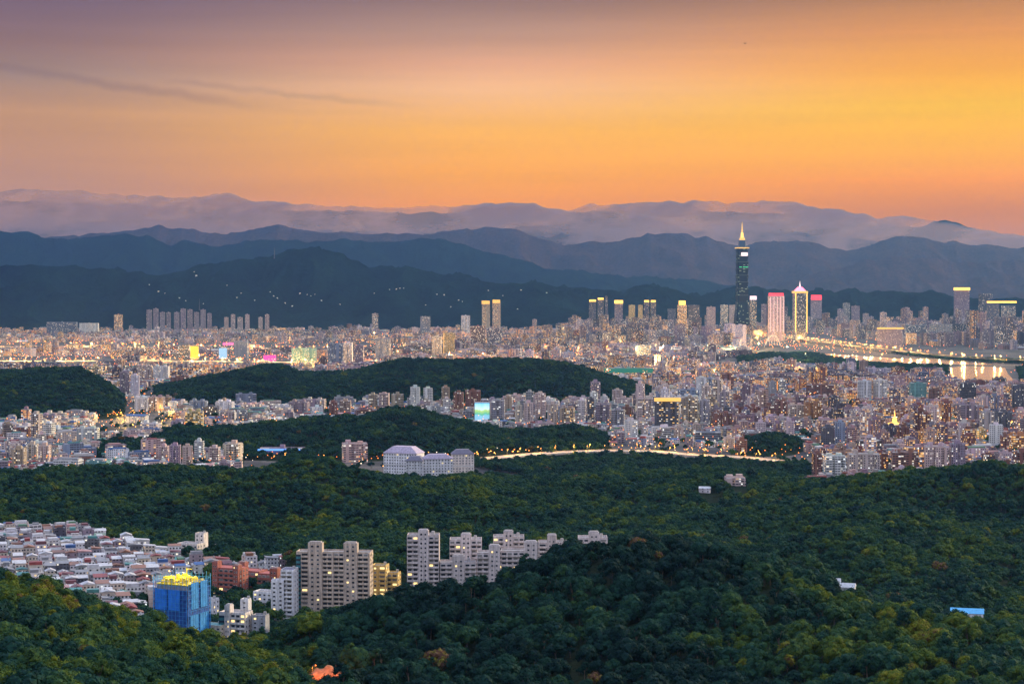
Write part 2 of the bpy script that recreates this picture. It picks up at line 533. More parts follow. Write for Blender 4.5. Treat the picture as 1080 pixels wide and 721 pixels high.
def vnoise(x, y, seed=0):
    """smooth value noise"""
    xi, yi = np.floor(x).astype(np.int64), np.floor(y).astype(np.int64)
    fx, fy = x - xi, y - yi
    fx, fy = fx * fx * (3 - 2 * fx), fy * fy * (3 - 2 * fy)
    def h(a, b):
        n = (a * 374761393 + b * 668265263 + seed * 974711) & 0x7FFFFFFF
        n = ((n ^ (n >> 13)) * 1274126177) & 0x7FFFFFFF
        return ((n ^ (n >> 16)) & 0xFFFF) / 65535.0
    return (h(xi, yi) * (1 - fx) + h(xi + 1, yi) * fx) * (1 - fy) + (h(xi, yi + 1) * (1 - fx) + h(xi + 1, yi + 1) * fx) * fy


def fbm(x, y, oct=4, seed=0):
    s, a, t = 0, 1.0, 0
    for i in range(oct):
        s = s + a * vnoise(x * 2 ** i, y * 2 ** i, seed + i)
        t += a
        a *= 0.5
    return s / t - 0.5


def near_h(x, y):
    x, y = np.asarray(x, float), np.asarray(y, float)
    sh = x.shape
    q = np.stack([x.ravel(), y.ravel()], 1) / 1000
    o = np.zeros(len(q))
    for i in range(0, len(q), 20000):
        qq = q[i:i + 20000]
        d2 = ((qq[:, None] - _X[None]) ** 2).sum(2)
        o[i:i + 20000] = _k(d2) @ _W[:len(_X)] + _W[len(_X)] + qq @ _W[len(_X) + 1:]
    o = o.reshape(sh)
    o = o + np.where(o > 2, fbm(x / 60, y / 60, 3, 3) * 5 + fbm(x / 230, y / 230, 2, 23) * (20 + 40 * np.clip((y - 1300) / 150, 0, 1) * np.clip((1960 - y) / 120, 0, 1)) * np.clip((y - 1150) / 200, 0, 1), 0)
    k = np.clip((2620 - y) / 150, 0, 1)
    return np.clip(o, -3, 150) * k - 3 * (1 - k)


RIDGES = []   # (px list, z list, D list, front width, back width)


def ridge(pts, D, wf, wb, tree=6.0):
    px = np.array([p[0] for p in pts], float)
    Ds = np.array([p[2] if len(p) > 2 else D for p in pts], float)
    z = np.array([atD(p[0], p[1], d)[2] - tree for p, d in zip(pts, Ds)])
    RIDGES.append((px, z, Ds, wf, wb))


ridge([(-120, 398), (-60, 394), (0, 392), (28, 391), (55, 389), (83, 389), (105, 399), (125, 415), (140, 432), (150, 446)], 4000, 560, 420)
ridge([(150, 425), (166, 411), (200, 401), (230, 396), (277, 386), (298, 386), (314, 393), (353, 393), (381, 390), (403, 383), (428, 379), (464, 380), (547, 379), (582, 381), (609, 386), (637, 395), (665, 404), (690, 413), (705, 422)], 4300, 480, 420)
ridge([(60, 482), (92, 465), (125, 460), (153, 464), (172, 456), (194, 451), (222, 452), (250, 453), (277, 448), (320, 443), (350, 441), (381, 440), (409, 433), (436, 433), (464, 440), (506, 449), (536, 458), (560, 456), (582, 451), (609, 451), (632, 457), (651, 463), (675, 474)], 3020, 400, 170)
ridge([(775, 474), (790, 464), (805, 461), (822, 460), (838, 465), (850, 472), (860, 480)], 2850, 120, 120)


def ridge_h(x, y):
    x, y = np.asarray(x, float), np.asarray(y, float)
    px = CX + F * x / np.maximum(y, 1)
    h = np.full(x.shape, -3.0)
    for (p, z, D, wf, wb) in RIDGES:
        zz = np.interp(px, p, z, left=-3, right=-3)
        dd = np.interp(px, p, D)
        yy = y - dd + fbm(x / 260, y / 260, 3, 9) * 130
        t = np.where(yy < 0, -yy / wf, yy / wb)
        prof = np.where(t < 1, np.cos(np.clip(t, 0, 1) * math.pi / 2) ** 1.3, 0)
        hh = zz * prof - 3 * (1 - prof) + fbm(x / 90, y / 90, 3, 17) * 12 * np.clip(t * 3, 0, 1) * prof
        h = np.maximum(h, hh)
    return h


def T(x, y):
    return np.maximum(near_h(x, y), ridge_h(x, y))


def grid_obj(name, X, Y, Z, mat, keep=None):
    nr, nc = X.shape
    v = np.stack([X, Y, Z], 2).reshape(-1, 3)
    idx = np.arange(nr * nc).reshape(nr, nc)
    q = np.stack([idx[:-1, :-1], idx[:-1, 1:], idx[1:, 1:], idx[1:, :-1]], 2).reshape(-1, 4)
    if keep is not None:
        k = keep.ravel()
        q = q[k[q].any(1)]
    me = bpy.data.meshes.new(name)
    me.from_pydata(v.tolist(), [], q.tolist())
    me.polygons.foreach_set("use_smooth", [True] * len(me.polygons))
    me.materials.append(mat)
    o = bpy.data.objects.new(name, me)
    col.objects.link(o)
    return o


rows = np.concatenate([np.linspace(260, 2660, 260), np.linspace(2680, 5000, 130)])
cols = np.linspace(-300, 1380, 330)
GY, GP = np.meshgrid(rows, cols, indexing="ij")
GX = (GP - CX) / F * GY
GZ = T(GX, GY)
tag(grid_obj("hills", GX, GY, GZ, SOIL, GZ > -1.0), kind="structure")
# view-shed of the terrain (angle of the highest ground so far along each column)
GA = (np.maximum(GZ, 0) - CAMZ) / GY
CUM = np.maximum.accumulate(GA, 0)


def visible(x, y, z, slack=8.0):
    """is the point above the ground's horizon seen from the camera, with slack metres"""
    x, y, z = np.asarray(x, float), np.asarray(y, float), np.asarray(z, float)
    px = CX + F * x / y
    ci = np.clip(np.round(np.interp(px, cols, np.arange(len(cols)))).astype(int), 0, len(cols) - 1)
    ri = np.clip(np.searchsorted(rows, y - 25) - 1, 0, len(rows) - 1)
    return (z + slack - CAMZ) / y >= CUM[ri, ci]


g = MB()
S = 60000
g.face([(-S, -S, 0), (S, -S, 0), (S, S, 0), (-S, S, 0)])
tag(g.obj("ground", GROUND), kind="structure")


def far_range(name, pts, D, wf, wb, noise, seed, mat=FARHILL, px0=-260, px1=1340, base=-20.0, sp_=None):
    p = np.array([q[0] for q in pts], float)
    z = np.array([atD(q[0], q[1], D)[2] for q in pts])
    cs = np.linspace(max(px0, p[0] - 60), min(px1, p[-1] + 60), 420)
    ts = np.concatenate([np.linspace(-1, 0, 34), np.linspace(0.06, 1, 14)])
    C, TT = np.meshgrid(cs, ts, indexing="ij")
    C, TT = C.T, TT.T
    zz = np.interp(C, p, z)
    zz = zz + (fbm(C / 12, C * 0 + seed, 4, seed) * 5.0 - np.abs(fbm(C / 30, C * 0 + seed + .5, 3, seed + 8)) * 6 + 1.2) * (D / F)
    fade = np.clip((C - cs[0]) / 50, 0, 1) * np.clip((cs[-1] - C) / 50, 0, 1)
    if pts[0][0] <= 0: fade = np.clip((cs[-1] - C) / 50, 0, 1) if pts[-1][0] < 1080 else fade * 0 + 1
    elif pts[-1][0] >= 1080: fade = np.clip((C - cs[0]) / 50, 0, 1)
    Y = D + np.where(TT < 0, TT * wf, TT * wb)
    X = (C - CX) / F * D * (0.35 + 0.65 * Y / D)
    a = np.abs(TT)
    prof = np.where(TT < 0, (1 - a) ** 1.25, np.cos(a * math.pi / 2))
    sp = sp_ or wf / 5.0
    spur = 1 - 2 * np.abs(fbm(X / sp + 0.3 * fbm(Y / sp, X / sp, 2, seed + 5), Y / (sp * 2.4), 4, seed + 2) * 1.6)
    Z = base + (zz - base) * prof * fade + (spur - 0.72) * noise * np.clip(a * 5, 0, 1) * (prof ** 0.5) * fade
    return tag(grid_obj(name, X, Y, np.maximum(Z, base), mat), kind="structure")


F1 = [(-200, 284), (0, 280), (42, 281), (75, 283), (111, 284), (125, 285), (166, 291), (189, 287), (222, 280), (270, 273), (303, 265), (325, 262), (337, 263), (356, 266), (370, 276), (387, 284), (409, 283), (434, 283), (450, 287), (475, 290), (498, 291), (514, 299), (547, 299), (562, 299), (595, 303), (651, 308), (670, 303), (687, 303), (706, 306), (734, 313), (776, 306), (800, 304), (840, 309), (867, 310), (911, 310), (944, 308), (966, 308), (994, 310), (1020, 316), (1280, 318)]
F2 = [(-200, 246), (0, 244), (28, 245), (55, 252), (83, 252), (111, 249), (153, 249), (180, 259), (194, 253), (230, 260), (260, 254), (309, 255), (323, 256), (364, 253), (395, 255), (423, 256), (442, 253), (464, 253), (492, 260), (520, 267), (547, 274), (573, 284), (604, 285), (645, 291), (665, 292), (701, 295), (740, 297), (780, 303)]
F2B = [(820, 303), (867, 288), (911, 277), (939, 270), (966, 272), (1022, 277), (1077, 276), (1280, 280)]
F3 = [(-200, 258), (0, 254), (105, 247), (153, 240), (172, 238), (194, 241), (236, 248), (270, 241), (292, 237), (312, 242), (350, 247), (450, 248), (480, 243), (540, 241), (557, 249), (595, 260), (618, 256), (651, 256), (679, 248), (701, 246), (720, 247), (748, 252), (780, 262), (804, 255), (839, 255), (864, 258), (892, 266), (919, 259), (939, 251), (961, 250), (972, 252), (994, 256), (1036, 259), (1077, 263), (1280, 262)]
far_range("mountain_range", F1, 11900, 1350, 1500, 165, 21)
far_range("mountain_range", F2, 18800, 2600, 2000, 150, 31)
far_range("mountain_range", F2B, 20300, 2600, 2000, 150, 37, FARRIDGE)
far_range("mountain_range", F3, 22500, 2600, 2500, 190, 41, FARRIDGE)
F4 = [(-200, 212), (0, 212), (300, 222), (540, 226), (700, 222), (850, 226), (920, 236), (960, 240), (1000, 233), (1040, 246), (1080, 252), (1280, 262)]
far_range("mountain_range", F4, 30500, 2500, 2500, 200, 51)

# cloud bank that spills over the last range (outside the haze box)
CL = [(-240, 201), (0, 202), (30, 201), (60, 201), (100, 204), (140, 206), (200, 209), (225, 206), (245, 205), (262, 211), (300, 215), (340, 217), (400, 219), (470, 219), (540, 215), (556, 214), (575, 219), (600, 222), (625, 217), (650, 217), (700, 213), (720, 214), (745, 213), (780, 214), (800, 213), (830, 214), (850, 217), (880, 221), (900, 224), (925, 230), (950, 228), (975, 232), (1000, 236), (1040, 243), (1080, 250), (1280, 262)]
def cloud_mat():
    m, nt = newmat("cloud_surface")
    g = nd(nt, "ShaderNodeNewGeometry")
    z = nd(nt, "ShaderNodeSeparateXYZ", {0: g.outputs["Position"]}).outputs[2]
    n = nd(nt, "ShaderNodeTexNoise", {"Vector": vmth(nt, "MULTIPLY", g.outputs["Position"], (0.7, 0.25, 2.2)).outputs[0], "Scale": 0.0009, "Detail": 7.0, "Roughness": 0.6}).outputs[0]
    lw = nd(nt, "ShaderNodeLayerWeight", {0: 0.5}).outputs["Facing"]
    a = mapr(nt, lw, 0.98, 0.55, smooth=True)
    a = mth(nt, "MULTIPLY", a, mapr(nt, n, 0.38, 0.58, 0.35, 1.0, smooth=True))
    d = nd(nt, "ShaderNodeBsdfDiffuse", {0: (0.44, 0.30, 0.28, 1)})
    tl = nd(nt, "ShaderNodeBsdfTranslucent", {0: (0.72, 0.43, 0.28, 1)})
    mx = nd(nt, "ShaderNodeMixShader", {0: 0.4, 1: d.outputs[0], 2: tl.outputs[0]})
    tr = nd(nt, "ShaderNodeBsdfTransparent")
    m2 = nd(nt, "ShaderNodeMixShader", {0: a, 1: tr.outputs[0], 2: mx.outputs[0]})
    nd(nt, "ShaderNodeOutputMaterial", {0: m2.outputs[0]})
    return m
cl = far_range("cloud_bank", CL, 29300, 900, 1500, 150, 61, cloud_mat(), sp_=1500)
tag(cl, "bank of dusk clouds spilling over the farthest mountain ridge", "clouds", kind="stuff")

# ------------------------------------------------------------------ haze
hb = MB()
hb.box(34000, 27600, -30, 1060, 0, 12200, bottom=True)
hm = bpy.data.materials.new("haze_air")
hm.use_nodes = True
hm.node_tree.nodes.clear()
pv = nd(hm.node_tree, "ShaderNodeVolumePrincipled", {"Color": c4(HAZE_COLOR), "Density": HAZE_DENSITY, "Anisotropy": 0.72, "Absorption Color": (1, 1, 1, 1)})
nd(hm.node_tree, "ShaderNodeOutputMaterial", {"Volume": pv.outputs[0]})
try:
    hm.cycles.homogeneous_volume = True
except Exception:
    pass
hz = hb.obj("haze", [hm, hm])
tag(hz, kind="stuff")
# ------------------------------------------------------------------ trees
protos = bpy.data.collections.new("tree_library")     # never linked: sources for the forest's instances


def leaf_quad(mb, p, n, s, rng, m=0):
    n = n.normalized()
    a = n.orthogonal().normalized()
    b = n.cross(a)
    t = rng.uniform(0, 6.28)
    u = (a * math.cos(t) + b * math.sin(t)) * s
    v = (b * math.cos(t) - a * math.sin(t)) * s * rng.uniform(0.5, 0.8)
    mb.face([p - u, p - v * 0.9 + u * 0.1, p + u, p + v * 0.9 - u * 0.1], m)


def lump(mb, c, r, rng, m=0):
    """lumpy little core of a leaf clump, so that a crown is not hollow"""
    k = [Vector(q).normalized() for q in ((1, 0, 0), (0, 1, 0), (-1, 0, 0), (0, -1, 0), (.7, .7, .75), (-.7, .7, .75), (-.7, -.7, .75), (.7, -.7, .75), (0, 0, 1), (0, 0, -1))]
    P = [c + q * r * rng.uniform(0.8, 1.1) for q in k]
    for t in ((0, 1, 4), (1, 2, 5), (2, 3, 6), (3, 0, 7), (4, 5, 8), (5, 6, 8), (6, 7, 8), (7, 4, 8), (1, 5, 4), (2, 6, 5), (3, 7, 6), (0, 4, 7), (1, 0, 9), (2, 1, 9), (3, 2, 9), (0, 3, 9)):
        mb.face([P[i] for i in t], m)


def crown(mb, nc, nl, leaf, Rr, Hh, z0, rng, m=0):
    for i in range(nc):
        a, q = rng.uniform(0, 6.28), math.sqrt(rng.random())
        rr = q * Rr * 0.72
        zz = z0 + Hh * (0.34 + 0.42 * math.sqrt(max(0, 1 - q * q)) * rng.uniform(0.55, 1.05) - 0.1 * q)
        c = Vector((rr * math.cos(a), rr * math.sin(a), zz))
        r = Rr * rng.uniform(0.26, 0.44)
        lump(mb, c, r * 0.78, rng, m)
        for k in range(nl):
            d = Vector((rng.gauss(0, 1), rng.gauss(0, 1), rng.gauss(0.35, 0.9))).normalized()
            p = c + Vector((d.x, d.y, d.z * 0.8)) * r * rng.uniform(0.78, 1.12)
            n = (d + Vector((rng.gauss(0, .55), rng.gauss(0, .55), rng.gauss(.1, .5)))).normalized()
            leaf_quad(mb, p, n, leaf * rng.uniform(0.6, 1.3), rng, m)


def trunk(mb, h, r, rng, m=0):
    p = Vector((0, 0, -1.5))
    rr = r
    for i in range(3):
        q = p + Vector((rng.uniform(-.3, .3), rng.uniform(-.3, .3), (h + 1.5) / 3))
        mb.tube(p, q, rr, m, 6)
        p, rr = q, rr * 0.75
    for i in range(3):
        a = i * 2.1 + rng.random()
        mb.tube(p - Vector((0, 0, h * .2)), p + Vector((math.cos(a) * 1.6, math.sin(a) * 1.6, h * 0.35)), rr * 0.6, m, 5)


trng = random.Random(3)
SPEC = [(5.4, 10.0, 26, 76, .31), (6.6, 10.2, 34, 72, .33), (4.1, 9.0, 18, 76, .28), (5.6, 12.2, 28, 72, .31), (4.9, 7.8, 22, 72, .30), (3.0, 13.5, 18, 60, .27)]
CROWN, TRUNK = [], []
for (Rr, Hh, nc, nl, lf) in SPEC:
    a, b = MB(), MB()
    crown(a, nc, nl, lf, Rr, Hh, 0.8, trng)
    trunk(b, Hh * 0.5, 0.32, trng)
    CROWN.append(a.mesh("crown", [LEAF]))
    TRUNK.append(b.mesh("trunk", [BARK]))
def proto(name, nc, nl, lf, Rr, Hh):
    a = MB()
    crown(a, nc, nl, lf, Rr, Hh, 0.8, trng, 0)
    trunk(a, Hh * 0.5, 0.3, trng, 1)
    o = bpy.data.objects.new(name, a.mesh(name, [LEAF, BARK]))
    protos.objects.link(o)
for i in range(6):
    Rr, Hh, nc, nl, lf = SPEC[i]
    proto("a_tree_%d" % i, nc, 48, lf * 1.15, Rr, Hh)
for i in range(4):
    proto("b_tree_%d" % i, 11, 26, 0.62, 4.4 + i * .4, 8.0 + i * .5)
for i in range(3):
    proto("c_tree_%d" % i, 7, 14, 1.1, 5.2 + i * .5, 8.0 + i * .5)


def pts_in(px0, px1, d0, d1, step):
    ys = np.arange(d0, d1, step)
    out = []
    for i, y in enumerate(ys):
        x0, x1 = (px0 - CX) / F * y, (px1 - CX) / F * y
        xs = np.arange(x0, x1, step) + (i % 2) * step / 2
        out.append(np.stack([xs, np.full(len(xs), y)], 1))
    p = np.concatenate(out)
    return p + NR.uniform(-.42, .42, p.shape) * step


def in_poly(x, y, poly):
    r = np.zeros(len(x), bool)
    n = len(poly)
    for i in range(n):
        (x0, y0), (x1, y1) = poly[i], poly[(i + 1) % n]
        c = ((y0 > y) != (y1 > y)) & (x < (x1 - x0) * (y - y0) / (y1 - y0 + 1e-9) + x0)
        r ^= c
    return r


def gpoly(px):
    return [tuple(at(a, b)[:2]) for a, b in px]


# flat woods, parks and gardens on the plain (photo outlines on the ground)
WOODS = [gpoly(q) for q in (
    [(470, 489), (520, 487), (580, 484), (640, 482), (700, 483), (760, 487), (850, 490), (862, 505), (840, 524), (760, 520), (660, 520), (560, 505), (510, 495)],
    [(275, 452), (330, 448), (345, 470), (322, 482), (262, 486), (240, 480), (250, 465)],
    [(100, 470), (160, 466), (180, 474), (140, 486), (100, 484)],
    [(205, 655), (232, 640), (250, 625), (290, 620), (300, 650), (283, 690), (200, 690)],
    [(218, 600), (240, 612), (262, 625), (232, 640), (214, 640)],
    [(880, 452), (900, 446), (912, 452), (895, 460)], [(852, 446), (868, 442), (878, 448), (862, 452)],
    [(800, 367), (850, 372), (880, 378), (905, 383), (985, 387), (990, 398), (930, 396), (860, 387), (800, 379)], [(1072, 388), (1110, 386), (1110, 404), (1078, 404)], [(930, 372.5), (1000, 377.5), (1100, 382), (1100, 385), (1050, 383), (990, 378.5)], [(120, 640), (158, 636), (160, 690), (120, 690)],
    [(735, 383), (790, 376), (830, 372), (835, 378), (780, 390)], [(905, 388), (1000, 386), (1000, 395), (930, 397)],
    [(880, 432), (900, 426), (915, 430), (890, 437)], [(985, 478), (1003, 470), (1008, 484), (990, 490)],
)]
CLEAR = [gpoly(q) for q in ([(-150, 556), (-30, 562), (60, 566), (112, 572), (150, 583), (215, 596), (300, 600), (318, 652), (240, 690), (150, 690), (-30, 650), (-150, 640)],)]
BLDG_SPOTS = []     # (x, y, radius): no tree there

pa = pts_in(-180, 1260, 420, 1350, 7.8)
pb = pts_in(-180, 1260, 1350, 2600, 7.6)
pc = pts_in(-180, 1260, 2600, 4900, 9.0)
pd = pts_in(780, 1140, 4900, 7000, 11.0)
P = np.concatenate([pa, pb, pc, pd])
cls = np.concatenate([np.zeros(len(pa)), np.ones(len(pb)), np.full(len(pc) + len(pd), 2)]).astype(int)
Z = T(P[:, 0], P[:, 1])
wood = np.zeros(len(P), bool)
for q in WOODS:
    wood |= in_poly(P[:, 0], P[:, 1], q)
k = (Z > np.where(cls == 0, -9.0, np.where(P[:, 1] < 2240, -9.0, 2.0))) | wood
for q in CLEAR:
    k &= ~(in_poly(P[:, 0], P[:, 1], q) & (Z < 12) & ~wood)
k &= visible(P[:, 0], P[:, 1], np.maximum(Z, 0) + 9, 6.0)
P, Z, cls = P[k], np.maximum(Z[k], 0), cls[k]
# ------------------------------------------------------------------ buildings
PAL = {"white": (.70, .68, .68), "cream": (.60, .51, .41), "pink": (.56, .43, .40), "grey": (.30, .30, .32), "brick": (.26, .115, .08), "tan": (.40, .31, .22), "dark": (.10, .10, .125), "blue": (.22, .27, .36), "mauve": (.30, .23, .27), "yellow": (.55, .42, .18), "orange": (.50, .22, .08), "teal": (.16, .36, .36)}
ROOFC = {"white": (.55, .56, .58), "grey": (.25, .26, .28), "red": (.26, .05, .045), "teal": (.07, .24, .23), "blue": (.035, .11, .30), "green": (.10, .22, .13), "maroon": (.17, .06, .07), "pink": (.45, .25, .24), "rust": (.28, .13, .08)}
STYLES = ["punched", "balcony", "glass"]


def plan(kind, w_, d_, rng):
    if kind == "apartment_tower":
        n = min(w_, d_) * 0.16
        a, b = w_ / 2, d_ / 2
        return [(-a + n, -b), (-n * .5, -b), (-n * .5, -b + n), (n * .5, -b + n), (n * .5, -b), (a - n, -b), (a - n, -b + n), (a, -b + n), (a, b - n), (a - n, b - n), (a - n, b), (-a + n, b), (-a + n, b - n), (-a, b - n), (-a, -b + n), (-a + n, -b + n)]
    if kind == "apartment_block":
        a, b, n = w_ / 2, d_ / 2, d_ * 0.14
        return [(-a, -b), (-a * .36, -b), (-a * .36, -b + n), (-a * .12, -b + n), (-a * .12, -b), (a * .5, -b), (a * .5, -b + n), (a * .72, -b + n), (a * .72, -b), (a, -b), (a, b), (-a, b)]
    if kind == "walk_up_building":
        a, b = w_ / 2, d_ / 2
        f = rng.uniform(-.3, .3) * w_
        return [(-a, -b), (f, -b), (f, -b + 1.2), (a, -b + 1.2), (a, b), (-a, b)]
    return rect(w_, d_)


def geometry(kind, w_, d_, h, rng, colour, roofname, detail=True):
    """[(part name or None for the body, MB, colour, material key)]"""
    out = []
    body = MB()
    style = {"rowhouse": "punched", "walk_up_building": rng.choice(["punched", "balcony"]), "apartment_block": rng.choice(["balcony", "balcony", "punched"]), "apartment_tower": rng.choice(["balcony", "punched"]), "office_building": rng.choice(["glass", "punched"]), "warehouse": "punched"}[kind]
    pl = plan(kind, w_, d_, rng)
    base = -3.0
    if kind == "rowhouse":
        body.prism(pl, base, h)
        out.append((None, body, colour, style))
        r = MB()
        t = rng.random()
        if t < 0.55:
            r.gable(w_, d_, h + .05, h + rng.uniform(1.2, 2.2))
        elif t < 0.8:
            r.face([(-w_ / 2 - .3, -d_ / 2 - .4, h + .3), (w_ / 2 + .3, -d_ / 2 - .4, h + .3), (w_ / 2 + .3, d_ / 2 + .4, h + 1.6), (-w_ / 2 - .3, d_ / 2 + .4, h + 1.6)])
            r.face([(-w_ / 2 - .3, -d_ / 2 - .4, h + .3), (-w_ / 2 - .3, d_ / 2 + .4, h + 1.6), (-w_ / 2 - .3, d_ / 2 + .4, h + .02), (-w_ / 2 - .3, -d_ / 2 - .4, h + .02)])
        else:
            q = 0.62
            r.box(w_ * q, d_ * .9, h, h + 2.6, -w_ * (1 - q) / 2, 0, wall=0, top=0)
        out.append(("roof", r, ROOFC[roofname], "metal"))
        if rng.random() < .5:
            t_ = MB()
            t_.prism(ngon(.7, 8, w_ * .28, d_ * .2), h, h + 2.4, 0, 0)
            out.append(("water_tank", t_, None, "steel"))
        return out
    body.prism(pl, base, h)
    out.append((None, body, colour, style))
    if kind == "warehouse":
        r = MB()
        n = 6
        for i in range(n):
            a0, a1 = math.pi * i / n, math.pi * (i + 1) / n
            p = [(-math.cos(a) * (d_ / 2 + .5), math.sin(a) * d_ * .16) for a in (a0, a1)]
            r.face([(-w_ / 2 - .5, p[0][0], h + p[0][1] + .05), (w_ / 2 + .5, p[0][0], h + p[0][1] + .05), (w_ / 2 + .5, p[1][0], h + p[1][1] + .05), (-w_ / 2 - .5, p[1][0], h + p[1][1] + .05)])
        for sg in (-1, 1):
            e = [(sg * w_ / 2, -math.cos(math.pi * i / n) * d_ / 2, h + math.sin(math.pi * i / n) * d_ * .16) for i in range(n + 1)]
            r.face(e if sg < 0 else e[::-1])
        out.append(("roof", r, ROOFC[roofname], "metal"))
        return out
    # parapet as four low strips, set in from the wall face
    if detail:
        pr = MB()
        for sx, sy, ww, dd in ((0, -d_ / 2 + .45, w_ * .55, .25), (0, d_ / 2 - .2, w_ - .8, .25), (-w_ / 2 + .45, 0, .25, d_ * .6), (w_ / 2 - .45, 0, .25, d_ * .6)):
            pr.box(ww, dd, h + .02, h + 1.1, sx, sy)
        out.append(("parapet", pr, [c * .95 for c in colour], "paint"))
    if kind == "walk_up_building":
        r = MB()
        q = rng.uniform(.45, .85)
        r.box(w_ * q, d_ * rng.uniform(.5, .8), h + .02, h + 2.5, rng.uniform(-.1, .1) * w_, d_ * .08, wall=0, top=0)
        out.append(("rooftop_shed", r, ROOFC[roofname], "metal"))
    else:
        r = MB()
        n = 2 if (kind == "apartment_block" and w_ > 22) else 1
        for i in range(n):
            x = 0 if n == 1 else (-.27 + .5 * i) * w_
            rw = min(7.0, w_ * .4)
            rr = MB()
            rh = rng.uniform(3.0, 5.5)
            rr.box(rw, min(6.5, d_ * .5), h + .02, h + rh, x, d_ * .05)
            if kind != "office_building" and rng.random() < .2:
                rr.box(rw * .6, min(4, d_ * .3), h + rh, h + rh + 1.2, x, d_ * .05)
            out.append(("rooftop_room", rr, [c * rng.uniform(.85, 1.05) for c in colour], "paint"))
    if detail and kind != "office_building" and rng.random() < .6:
        t_ = MB()
        t_.prism(ngon(1.0, 8, -w_ * .32, -d_ * .1), h + .02, h + 2.8, 0, 0)
        out.append(("water_tank", t_, None, "steel"))
    return out


MATS = {"punched": [FAC["punched"], CONCRETE], "balcony": [FAC["balcony"], CONCRETE], "glass": [FAC["glass"], CONCRETE], "paint": [PAINT, PAINT], "metal": [METALROOF], "steel": [STEEL]}


def jit(c, rng, a=.12):
    k = 1 + rng.uniform(-a, a)
    return [min(.8, x * k * (1 + rng.uniform(-.05, .05))) for x in c]


def make_building(kind, x, y, z, w_, d_, h, rot, colour, roofname, label, group=None, lit=.1, seed=0, cat=None, name=None, style=None):
    rng = random.Random(seed)
    root = None
    for part, mb, c, key in geometry(kind, w_, d_, h, rng, colour, roofname):
        if part is None:
            if style:
                key = style
            root = mb.obj(name or kind, MATS[key], None, (x, y, z), rot, c)
            root["lit"] = float(lit)
            tag(root, label, cat or {"rowhouse": "house", "walk_up_building": "building", "warehouse": "shed", "office_building": "office"}.get(kind, "apartment building"), group)
        else:
            o = mb.obj(part, MATS[key], root, color=c)
    return root


STUFF = MB()
SK = {"punched": 0, "balcony": 1, "glass": 2}


def merge_building(kind, x, y, z, w_, d_, h, rot, colour, roofname, lit, seed):
    rng = random.Random(seed)
    c, s = math.cos(rot), math.sin(rot)
    for part, mb, cc, key in geometry(kind, w_, d_, h, rng, colour, roofname, False):
        off = len(STUFF.v)
        STUFF.v += [(x + vx * c - vy * s, y + vx * s + vy * c, z + vz) for vx, vy, vz in mb.v]
        STUFF.f += [tuple(i + off for i in f) for f in mb.f]
        cc = cc or (.45, .46, .48)
        sd = rng.random()
        for m in mb.m:
            wallface = key in SK and m == 0
            STUFF.m.append(SK[key] if wallface else 3)
            STUFF.tone.append((*cc[:3], sd) if (wallface or key not in SK) else (*ROOFTONE[int(sd * 97) % len(ROOFTONE)], sd))
            STUFF.lit.append(lit)
        STUFF.uv += mb.uv


ROOFTONE = [(.22, .22, .23), (.30, .29, .29), (.16, .17, .18), (.26, .20, .18), (.14, .22, .18), (.38, .37, .37), (.24, .11, .09)]

# ---- named buildings: left px, right px, roof py, base py, colour, kind, style, lit, label
TABLE = []
def tb(x0, x1, yt, yb, colour, kind, label, lit=.12, roof="grey", style=None, D=None, name=None, rot=None, deep=None):
    TABLE.append((x0, x1, yt, yb, colour, kind, label, lit, roof, style, D, name, rot, deep))
A, TW, WU, OF, RH, WH = "apartment_block", "apartment_tower", "walk_up_building", "office_building", "rowhouse", "warehouse"
# suburb between the left wooded hills
tb(125, 136, 391, 421, "mauve", TW, "left one of two tall lavender apartment towers beside the left dark hill")
tb(137, 147, 394, 421, "white", TW, "right, paler one of two tall apartment towers beside the left dark hill")
tb(92, 107, 385, 398, "yellow", OF, "yellowish block with dark windows behind the left dark hill", .3)
tb(144, 160, 384, 402, "pink", A, "pinkish apartment slab behind the lavender twin towers", .25)
tb(161, 178, 385, 402, "white", A, "pale apartment slab between the lavender twin towers and red blocks", .2)
tb(179, 203, 397, 412, "brick", A, "dark red apartment block left of the one with an orange lit side", .12)
tb(207, 232, 396, 412, "brick", A, "dark red apartment block with an orange lit right side", .3)
tb(140, 156, 419, 434, "white", A, "white low block above the blue roofed hall", .15)
tb(157, 172, 418, 433, "mauve", A, "grey mauve block right of the white one above the blue roof", .15)
tb(132, 155, 438, 446, "white", WH, "low hall with a bright blue roof in the orange lit street", .2, "blue")
tb(194, 214, 432, 456, "yellow", A, "apartment block floodlit yellow at the foot of the long dark hill", .45)
tb(214, 230, 428, 441, "dark", OF, "dark concrete frame building behind the yellow lit block", .05)
tb(232, 246, 434, 446, "pink", A, "pink block right of the dark frame building", .15)
tb(248, 261, 432, 446, "grey", A, "grey apartment block at the right end of the row below the long dark hill", .15)
tb(80, 103, 451, 467, "white", A, "white block with a yellow lit floor at the edge of the low wooded spur", .15)
tb(180, 193, 443, 457, "mauve", A, "mauve block left of the yellow floodlit one", .15)
tb(12, 26, 472, 494, "tan", A, "tan block leftmost of the three standing before the second wooded ridge", .3)
tb(27, 39, 468, 488, "cream", A, "cream block in the middle of the three standing before the second ridge", .15)
tb(40, 52, 469, 490, "pink", A, "pinkish grey block rightmost of the three before the second ridge", .15)
tb(55, 86, 484, 494, "white", WU, "long white low building with blue awning behind the second ridge", .15)
tb(89, 115, 485, 493, "teal", WU, "long low building with a pale teal roof behind the second ridge", .1)
tb(107, 130, 495, 503, "pink", WH, "low hall with a red roof behind the second wooded ridge", .1, "red")
tb(166, 178, 470, 488, "pink", TW, "leftmost pink tower of the stepped cluster on the wooded spur")
